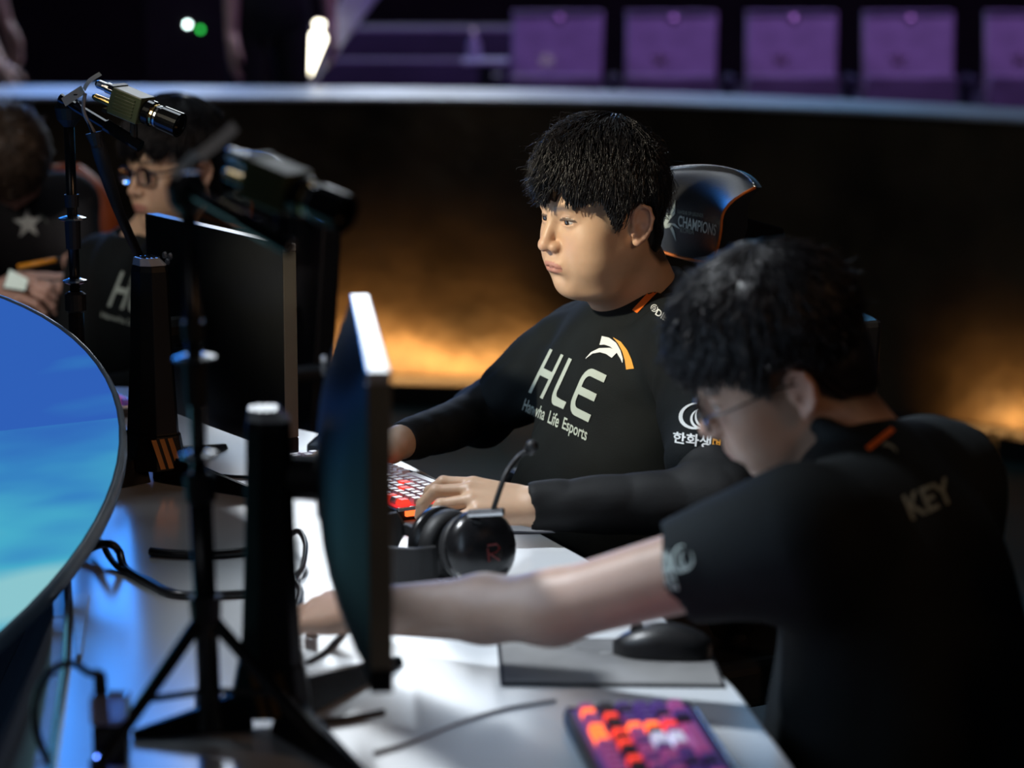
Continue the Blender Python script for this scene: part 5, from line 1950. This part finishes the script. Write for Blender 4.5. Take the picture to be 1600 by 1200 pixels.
decal('lettering', text_poly('Esports', 0.012), quad_sub(SM, 0.62, 1.0, -0.15), bv, 'print_grey', jo)
EM = [(916, 582), (990, 582), (994, 528), (916, 528)]
decal('emblem', ART['blade_low'], EM, bv, 'print_white', jo)
decal('emblem', ART['blade_top'], EM, bv, 'print_white', jo)
decal('emblem', ART['blade_orange'], EM, bv, 'print_orange', jo)
decal('shoulder_stripe', ART['bar'], [(988, 485), (1040, 428), (1048, 436), (996, 490)], bv, 'strip_orange', jo)
decal('emblem', ART['ring_mark'], [(1016, 486), (1027, 490), (1030, 478), (1019, 475)], bv, 'print_white', jo)
decal('lettering', text_poly('DIE', 0.02), [(1024, 492), (1040, 503), (1045, 494), (1029, 483)], bv, 'print_white', jo)
decal('emblem', ART['knot'], [(1062, 672), (1118, 674), (1118, 628), (1064, 632)], bv, 'print_white', jo)
decal('lettering', text_poly('한화생', 0.02), [(1052, 692), (1110, 702), (1112, 682), (1053, 675)], bv, 'print_white', jo)
decal('lettering', text_poly('명', 0.02), [(1112, 706), (1124, 710), (1126, 688), (1114, 684)], bv, 'print_orange', jo)

cA, hrA = chair('black gaming chair with emblem headrest behind the middle player', (J['pelvis'].x + 0.03, J['pelvis'].y), fA3, P(1084, 336, 4.30))
HB = BVHTree.FromObject(hrA, bpy.context.evaluated_depsgraph_get())


def world_bvh(o):
    v = np.array([x.co[:] for x in o.data.vertices]) + np.array(root_loc(o))
    return BVHTree.FromPolygons([tuple(x) for x in v], [tuple(p.vertices) for p in o.data.polygons])


HB = world_bvh(hrA)
decal('emblem', ART['bird'], [(1037, 378), (1068, 378), (1068, 310), (1037, 316)], HB, 'chair_logo', hrA)
decal('lettering', text_poly('CHAMPIONS', 0.015), [(1060, 353), (1119, 369), (1121, 351), (1061, 336)], HB, 'chair_logo', hrA)
decal('lettering', text_poly('LEAGUE OF LEGENDS', 0.0), [(1060, 333), (1100, 340), (1100, 334), (1060, 328)], HB, 'print_dim', hrA)
decal('lettering', text_poly('KOREA', 0.0), [(1064, 363), (1085, 366), (1086, 358), (1064, 355)], HB, 'print_dim', hrA)

# ------------------------------------------------------------------ foreground player with glasses
fB3 = Vector((-0.86, 0.51, 0))
J = {'f': fB3}
J['shL'] = P(1255, 842, 2.80)
J['shR'] = P(1462, 752, 3.12)
J['neck'] = P(1345, 712, 3.02)
J['pelvis'] = Vector((0.53, 2.93, 0.55))
J['elL'] = P(862, 950, 2.90)
J['wrL'] = P(572, 954, 3.08)
J['elR'] = Vector((0.56, 3.22, 0.74))
J['wrR'] = Vector((0.42, 3.12, 0.60))
RB = head_R((-0.872, 0.10, -0.47), roll=0.24)
sB = 0.98
trunkB = trunk_prims(J, 1.05, 1.0)
CB = head_at((0, -0.122, -0.020), 1098, 676, 3.05, RB, sB)
pr, fw, up_, side_ = torso_prims(J, 1.05, 1.12)
dW = (J['wrL'] - J['elL']).normalized()
armL = [C(J['shL'], J['elL'], 0.050, 0.037, 0.03), C(J['elL'], J['elL'] + (J['wrL'] - J['elL']) * 0.35, 0.036, 0.038, 0.03), C(J['elL'] + (J['wrL'] - J['elL']) * 0.35, J['wrL'], 0.038, 0.026, 0.02)]
hB = hand_prims(J['wrL'], dW, (0, -0.4, 0.9), (0, 1, 0), [(0.3, 0.7, 0.5)] * 4, 0.06, 0.98, thumb=(0.4, 0.2))
armR = [C(J['elR'], J['wrR'], 0.042, 0.028, 0.02)]
hBR = hand_prims(J['wrR'], Vector((-0.95, 0.05, -0.05)), (0, -0.1, 1), (0, -1, 0), [(0.10, 0.35, 0.25)] * 4, 0.10, 0.98, thumb=(0.45, 0.3))
tabB = [(0, 0.075), (25, 0.066), (50, 0.066), (60, 0.056), (68, 0.030), (74, 0.012), (80, 0.030), (86, 0.050), (106, 0.046), (118, 0.010), (132, -0.04), (155, -0.065), (180, -0.075)]
jer = list(pr) + [C(J['shL'], J['shL'] * 0.55 + J['elL'] * 0.45, 0.082, 0.060, 0.06), C(J['shR'], J['shR'] * 0.4 + J['elR'] * 0.6, 0.080, 0.062, 0.06),
                  E(J['shL'] * 0.55 + J['elL'] * 0.45 + (J['elL'] - J['shL']).normalized() * 0.075, (0.085, 0.085, 0.085), 0.004, '-'),
                  collar_ring(J['neck'] + Vector((0.0, 0, 0.008)), J['neck'] - J['pelvis'] + Vector((0.35, 0, 0)), 0.076, 0.013)]
B = make_person({
    'label': 'person with glasses in the dark foreground, bare left arm reaching across the desk',
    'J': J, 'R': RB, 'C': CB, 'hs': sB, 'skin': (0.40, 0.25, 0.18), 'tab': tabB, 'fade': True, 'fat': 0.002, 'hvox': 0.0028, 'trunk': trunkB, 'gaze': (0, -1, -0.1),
    'limbs': [armL + hB, armR + hBR],
    'hair': {'c': (0, 0.002, 0.066), 'r': (0.094, 0.118, 0.100), 'back': ((0, 0.028, -0.005), (0.077, 0.080, 0.085)), 'n': 5200, 'seed': 9, 'amp': 0.0055, 'fq': 70, 'fringe': 0.016, 'lift': 0.008, 'vox': 0.0032, 'rad': 0.0011, 'curl': 0.22, 'len': (0.03, 0.06)},
    'clothes': [('jersey', jer, 0.007, 'jersey', fold_noise(0.005, 22, 7)), ('trousers', legs_prims(J), 0.012, 'trousers', None), ('shoes', shoes_prims(J), 0.010, 'black_rubber', None)],
})
jo, bv = B['jersey']
decal('lettering', text_poly('KEY', 0.02), [(1424, 814), (1494, 782), (1478, 746), (1408, 776)], bv, 'print_dim', jo)
decal('emblem', ART['blade_top'], [(1362, 722), (1412, 712), (1412, 692), (1366, 694)], bv, 'print_dim', jo)
decal('collar_stripe', ART['bar'], [(1352, 700), (1392, 668), (1398, 674), (1358, 706)], bv, 'strip_orange', jo)
decal('emblem', ART['knot'], [(1052, 900), (1088, 888), (1082, 846), (1050, 858)], bv, 'print_grey', jo)
decal('lettering', text_poly('한화생명', 0.03), [(1036, 926), (1062, 922), (1044, 860), (1022, 868)], bv, 'print_grey', jo)


def glasses(o, R, Cc, s, thick, m_, half=0.0255, hgt=0.019, yf=-0.103):
    g = thing('glasses', 'x', 'glasses', (0, 0, 0))
    bpy.data.objects.remove(g)
    W = lambda x, y, z: Vector(xf(np.array([[x, y, z]]), R, Cc, s)[0])
    mb = MB()
    for sd in (-1, 1):
        ring = [W(sd * 0.032 + half * math.copysign(abs(math.cos(a)) ** 0.7, math.cos(a)), yf + 0.10 * (abs(sd * 0.032 + half * math.cos(a))) ** 1.6, 0.012 + hgt * math.copysign(abs(math.sin(a)) ** 0.7, math.sin(a))) for a in [2 * math.pi * k / 24 for k in range(25)]]
        mb.tube(ring, thick, 6)
        mb.tube([W(sd * 0.058, yf + 0.002, 0.020), W(sd * 0.074, yf + 0.03, 0.020), W(sd * 0.079, -0.01, 0.020), W(sd * 0.080, 0.014, 0.014), W(sd * 0.078, 0.03, 0.0)], thick, 6)
    mb.tube([W(-0.008, yf, 0.016), W(0, yf - 0.003, 0.019), W(0.008, yf, 0.016)], thick, 6)
    fr = mb.build('glasses', m_, o, smooth=True)
    for sd in (-1, 1):
        pts = [W(sd * 0.032 + half * 0.97 * math.copysign(abs(math.cos(a)) ** 0.7, math.cos(a)), yf + 0.10 * (abs(sd * 0.032 + half * math.cos(a))) ** 1.6, 0.012 + hgt * 0.97 * math.copysign(abs(math.sin(a)) ** 0.7, math.sin(a))) for a in [2 * math.pi * k / 24 for k in range(24)]]
        c = sum(pts, Vector()) / 24
        n = (Vector(xf(np.array([[0, -1.0, 0]]), R, (0, 0, 0), 1)[0])).normalized() * 0.0012
        vs = [c + n * 1.6] + pts + [c - n * 0.4] + [p - n for p in pts]
        fs = [[0, 1 + k, 1 + (k + 1) % 24] for k in range(24)] + [[25, 26 + (k + 1) % 24, 26 + k] for k in range(24)] + [[1 + k, 26 + k, 26 + (k + 1) % 24, 1 + (k + 1) % 24] for k in range(24)]
        MB()._add(vs, fs).build('lens', 'lens', fr, smooth=True)
    return fr


glasses(B['o'], RB, CB, sB, 0.0014, 'glasses_thin', yf=-0.108)
chair('black gaming chair under the foreground player, mostly outside the picture', (J['pelvis'].x, J['pelvis'].y), fB3, Vector((J['pelvis'].x + 0.38, J['pelvis'].y - 0.22, 1.12)), lean=0.3)

# ------------------------------------------------------------------ player behind the rear monitor
fC3 = Vector((-0.80, -0.60, 0))
J = {'f': fC3}
J['shL'] = P(268, 425, 5.50)
J['shR'] = P(158, 420, 5.80)
J['neck'] = P(232, 382, 5.66)
J['pelvis'] = Vector((J['neck'].x + 0.08, J['neck'].y + 0.05, 0.54))
J['elL'] = P(290, 600, 5.35)
J['wrL'] = J['elL'] + Vector((-0.22, -0.10, -0.01))
J['elR'] = P(120, 560, 5.75)
J['wrR'] = J['elR'] + Vector((-0.16, -0.14, -0.03))
RC = head_R((-0.74, -0.66, -0.10), roll=-0.02)
sC = 1.0
CC = head_at((0, -0.122, -0.020), 203, 301, 5.50, RC, sC)
pr, fw, up_, side_ = torso_prims(J, 1.0, 0.95)
jer = list(pr) + [C(J['shL'], J['elL'], 0.078, 0.06, 0.05), C(J['shR'], J['elR'], 0.078, 0.058, 0.05), C(J['elL'], J['wrL'], 0.05, 0.035, 0.02), C(J['elR'], J['wrR'], 0.05, 0.035, 0.02),
                  Pr('c', J['neck'] + Vector((0, 0, 0.02)), J['neck'] + Vector((0, 0, 0.14)), (0.068, 0.066), 0.012, '-')]
hnd = hand_prims(J['wrL'], Vector((-0.9, -0.4, -0.05)), (0, 0, 1), (-0.5, 0.8, 0), [(0.1, 0.5, 0.3)] * 4)
hnd2 = hand_prims(J['wrR'], Vector((-0.8, -0.6, -0.05)), (0, 0, 1), (0.5, -0.8, 0), [(0.1, 0.5, 0.3)] * 4)
Cp = make_person({
    'label': 'person with black-framed glasses and fringe in an HLE jersey, seated behind the rear monitor',
    'J': J, 'R': RC, 'C': CC, 'hs': sC, 'skin': SK['light'], 'tab': tabA, 'fat': 0.001, 'hvox': 0.0030, 'trunk': trunk_prims(J, 1.0, 0.95), 'gaze': (0, -1, -0.15),
    'limbs': [hnd, hnd2],
    'hair': {'c': (0, 0.004, 0.060), 'r': (0.100, 0.118, 0.110), 'back': ((0, 0.030, -0.012), (0.078, 0.080, 0.085)), 'n': 3000, 'seed': 14, 'amp': 0.003, 'fringe': 0.008, 'lift': 0.006, 'vox': 0.0035, 'rad': 0.0012},
    'clothes': [('jersey', jer, 0.008, 'jersey', fold_noise(0.006, 22, 11)), ('trousers', legs_prims(J), 0.014, 'trousers', None), ('shoes', shoes_prims(J), 0.012, 'black_rubber', None)],
})
glasses(Cp['o'], RC, CC, sC, 0.0021, 'glasses_frame', yf=-0.106)
jo, bv = Cp['jersey']
HL = [(168, 478), (262, 500), (272, 448), (190, 424)]
decal('lettering', ART['H'], quad_sub(HL, 0.0, 0.30), bv, 'print_grey', jo)
decal('lettering', ART['L'], quad_sub(HL, 0.31, 0.60), bv, 'print_grey', jo)
decal('lettering', ART['E'], quad_sub(HL, 0.60, 1.0), bv, 'print_grey', jo)
decal('lettering', text_poly('Hanwha Life Esports', 0.012), [(158, 498), (252, 524), (254, 512), (160, 487)], bv, 'print_grey', jo)
cC, hrC = chair('black gaming chair with emblem headrest behind the player with dark glasses', (J['pelvis'].x + 0.03, J['pelvis'].y), fC3, P(368, 297, 5.62))
HB = world_bvh(hrC)
decal('emblem', ART['bird'], [(318, 322), (345, 322), (345, 272), (318, 276)], HB, 'chair_logo', hrC)
decal('lettering', text_poly('CHAMPIONS', 0.015), [(336, 308), (394, 315), (395, 302), (336, 295)], HB, 'chair_logo', hrC)

# ------------------------------------------------------------------ person bowed over a phone at the left edge
fD = Vector((0.25, -0.97, 0))
J = {'f': fD}
J['shL'] = P(108, 318, 6.25)
J['shR'] = P(-90, 322, 6.15)
J['neck'] = P(28, 300, 6.28)
J['pelvis'] = Vector((J['neck'].x - 0.02, J['neck'].y + 0.22, 0.54))
J['elL'] = P(128, 440, 6.12)
J['wrL'] = P(98, 446, 5.84)
J['elR'] = P(-60, 470, 6.02)
J['wrR'] = P(-10, 455, 5.80)
RD = head_R((0.12, -0.38, -0.92), up=(0.1, -0.9, 0.4))
CD = P(18, 250, 6.14)
pr, fw, up_, side_ = torso_prims(J, 1.05, 1.0)
shirt = list(pr) + [C(J['shL'], J['shL'] * 0.5 + J['elL'] * 0.5, 0.075, 0.062, 0.05), C(J['shR'], J['shR'] * 0.5 + J['elR'] * 0.5, 0.075, 0.062, 0.05)]
hL = hand_prims(J['wrL'], Vector((-0.85, -0.5, 0.05)), (0.3, -0.5, 0.8), (0, 0.3, 1), [(0.4, 0.8, 0.5)] * 4)
hR = hand_prims(J['wrR'], Vector((0.8, -0.5, 0.0)), (-0.3, -0.5, 0.8), (0, 0.3, 1), [(0.4, 0.8, 0.5)] * 4)
tabD = [(0, 0.040), (40, 0.030), (60, 0.0), (80, 0.0), (110, 0.02), (130, -0.05), (180, -0.085)]
D_ = make_person({
    'label': 'person with brownish hair bowed over a phone, star on the black shirt',
    'J': J, 'R': RD, 'C': CD, 'hs': 0.92, 'skin': SK['pink'], 'tab': tabD, 'fat': 0.0, 'hvox': 0.0034, 'trunk': trunk_prims(J, 1.05, 1.0), 'limbs': [hL, hR],
    'hair_mat': 'hair_brown',
    'hair': {'c': (0, 0.006, 0.056), 'r': (0.098, 0.118, 0.106), 'back': ((0, 0.030, -0.012), (0.078, 0.080, 0.085)), 'n': 3600, 'seed': 21, 'amp': 0.006, 'lift': 0.010, 'vox': 0.004, 'rad': 0.0013},
    'clothes': [('shirt', shirt, 0.009, 'dark_cloth', fold_noise(0.006, 22, 13)), ('trousers', legs_prims(J), 0.014, 'trousers', None), ('shoes', shoes_prims(J), 0.012, 'black_rubber', None)],
})
so, bv = D_['shirt']
decal('star_emblem', ART['star'], [(20, 376), (70, 372), (66, 322), (18, 326)], bv, 'star_print', so)
decal('star_emblem', ART['blade_top'], [(50, 356), (82, 354), (80, 334), (50, 336)], bv, 'print_dim', so)
# phone and pen in the hands
ph = thing('phone', 'bright phone held by the bowed person at the left edge', 'phone', P(26, 440, 5.720))
MB().hexa([P(4, 452, 5.760), P(40, 458, 5.720), P(46, 440, 5.780), P(14, 424, 5.820)], [P(4, 449, 5.760), P(40, 455, 5.720), P(46, 437, 5.780), P(14, 421, 5.820)]).build('case', 'black_plastic', ph, bevel=0.002)
MB().hexa([P(6, 449, 5.755), P(39, 454, 5.720), P(44, 437, 5.775), P(15, 422, 5.815)], [P(6, 448, 5.755), P(39, 453, 5.720), P(44, 436, 5.775), P(15, 421, 5.815)]).build('screen', 'phone_glow', ph)
pe = thing('pen', 'orange pen held across the phone at the left edge', 'pen', P(60, 411, 5.740))
MB().tube([P(28, 417, 5.740), P(88, 406, 5.740)], 0.0055, 8).build('barrel', 'pen_orange', pe, smooth=True)
MB().tube([P(88, 406, 5.740), P(95, 404.5, 5.740)], [0.0058, 0.004], 8).build('cap', 'black_plastic', pe, smooth=True)
# chair with an orange edge behind that person
bch = thing('orange_chair', 'dark chair with an orange curved side behind the bowed person', 'chair', (J['pelvis'].x, J['pelvis'].y + 0.1, 0))
q = J['pelvis']
pth = smooth_path([P(120, 258, 6.55), P(158, 292, 6.5), P(178, 338, 6.46), P(174, 392, 6.42), P(150, 446, 6.42), P(130, 500, 6.42)], 6)
mb = MB()
mb.grid([[p + Vector((-0.065, -0.02, 0)) for p in pth], [p + Vector((-0.02, -0.045, 0)) for p in pth], [p + Vector((0.012, 0, 0)) for p in pth], [p + Vector((0.0, 0.05, 0)) for p in pth], [p + Vector((-0.05, 0.04, 0)) for p in pth], [p + Vector((-0.065, -0.02, 0)) for p in pth]])
mb.build('side_bolster', 'chair_orange', bch, smooth=True)
mb = MB()
mb.grid([[p + Vector((-0.03 - 0.5 * t_, 0.045 - 0.0 * t_, 0)) for p in pth] for t_ in (0, 0.25, 0.5, 0.75, 1.0)] + [[p + Vector((-0.03 - 0.5 * t_, 0.085, 0)) for p in pth] for t_ in (1.0, 0.5, 0.0)])
mb.build('backrest', 'chair_leather', bch, smooth=True)
MB().box((q.x, q.y + 0.05, 0.43), (0.48, 0.46, 0.08)).build('seat', 'chair_leather', bch, bevel=0.02)
MB().tube([(q.x, q.y + 0.05, 0.03), (q.x, q.y + 0.05, 0.40)], 0.03, 10).build('gas_column', 'black_plastic', bch)
MB().lathe([(0, 0.28), (0.03, 0.26), (0.05, 0.05)], (q.x, q.y + 0.05, 0.0), (0, 0, 1), 24).build('base', 'black_plastic', bch)
MB().tube([(q.x, q.y + 0.24, 0.42), (q.x, q.y + 0.30, 0.62), pth[-1] + Vector((-0.25, 0.06, 0))], 0.03, 8).build('back_bracket', 'black_plastic', bch)


# ------------------------------------------------------------------ people standing beyond the barrier, cut by the top of the picture
def standing(label, x, y, zf, f, arm_wr, arm_el, seed):
    f = Vector((f[0], f[1], 0)).normalized()
    lft = Vector((0, 0, 1)).cross(f)
    c = Vector((x, y, zf))
    J = {'f': f, 'pelvis': c + Vector((0, 0, 0.92)), 'neck': c + Vector((0, 0, 1.46))}
    J['shL'], J['shR'] = c + lft * 0.18 + Vector((0, 0, 1.38)), c - lft * 0.18 + Vector((0, 0, 1.38))
    J['elL'], J['elR'] = c + lft * 0.24 + Vector((0, 0, 1.10)), c - lft * 0.24 + Vector((0, 0, 1.10))
    J['wrL'], J['wrR'] = c + lft * 0.24 + f * 0.08 + Vector((0, 0, 0.86)), c - lft * 0.24 + f * 0.08 + Vector((0, 0, 0.86))
    if arm_wr is not None:
        sd = 'R' if (J['shR'] - Vector(arm_wr)).length < (J['shL'] - Vector(arm_wr)).length else 'L'
        J['wr' + sd], J['el' + sd] = Vector(arm_wr), Vector(arm_el)
    pr, fw, up_, side_ = torso_prims(J, 0.95, 0.92)
    shirt = list(pr) + [C(J['sh' + s_], J['sh' + s_] * 0.3 + J['el' + s_] * 0.7, 0.065, 0.052, 0.04) for s_ in 'LR']
    hands = []
    for s_ in 'LR':
        d = (J['wr' + s_] - J['el' + s_]).normalized()
        hands.append(hand_prims(J['wr' + s_], d, lft * (1 if s_ == 'L' else -1), f, [(0.2, 0.3, 0.2)] * 4))
    leg = []
    for s_ in (-1, 1):
        h, k, a = c + lft * 0.09 * s_ + Vector((0, 0, 0.88)), c + lft * 0.10 * s_ + Vector((0, 0, 0.48)), c + lft * 0.10 * s_ + Vector((0, 0, 0.08))
        leg += [C(h, k, 0.085, 0.06, 0.03), C(k, a, 0.06, 0.045, 0.02)]
    sh = [C(c + lft * 0.10 * s_ + Vector((0, 0, 0.045)) - f * 0.05, c + lft * 0.10 * s_ + Vector((0, 0, 0.04)) + f * 0.15, 0.045, 0.036) for s_ in (-1, 1)]
    return make_person({'label': label, 'J': J, 'R': head_R(f), 'C': c + Vector((0, 0, 1.60)), 'hs': 1.0, 'skin': SK['pink'], 'tab': tabD, 'hvox': 0.007,
                        'trunk': trunk_prims(J, 0.95, 0.92), 'limbs': hands,
                        'hair': {'c': (0, 0.006, 0.056), 'r': (0.094, 0.112, 0.100), 'back': ((0, 0.030, -0.012), (0.078, 0.080, 0.085)), 'n': 800, 'seed': seed, 'vox': 0.007, 'rad': 0.0014},
                        'clothes': [('shirt', shirt, 0.012, 'dark_cloth', None), ('trousers', leg, 0.012, 'trousers', None), ('shoes', sh, 0.012, 'black_rubber', None)]})


standing('person in dark clothes with a bare arm hanging down, standing beyond the barrier', P(420, 60, 10.7).x, 10.7, 0.35, (0.3, -0.9), P(362, 58, 10.55), P(362, -35, 10.6), 31)
standing('person in dark clothes with a hand by the ledge, standing at the far top left', P(-75, 60, 10.4).x, 10.4, 0.35, (0.9, -0.5), P(2, 108, 10.15), P(-30, 40, 10.3), 32)
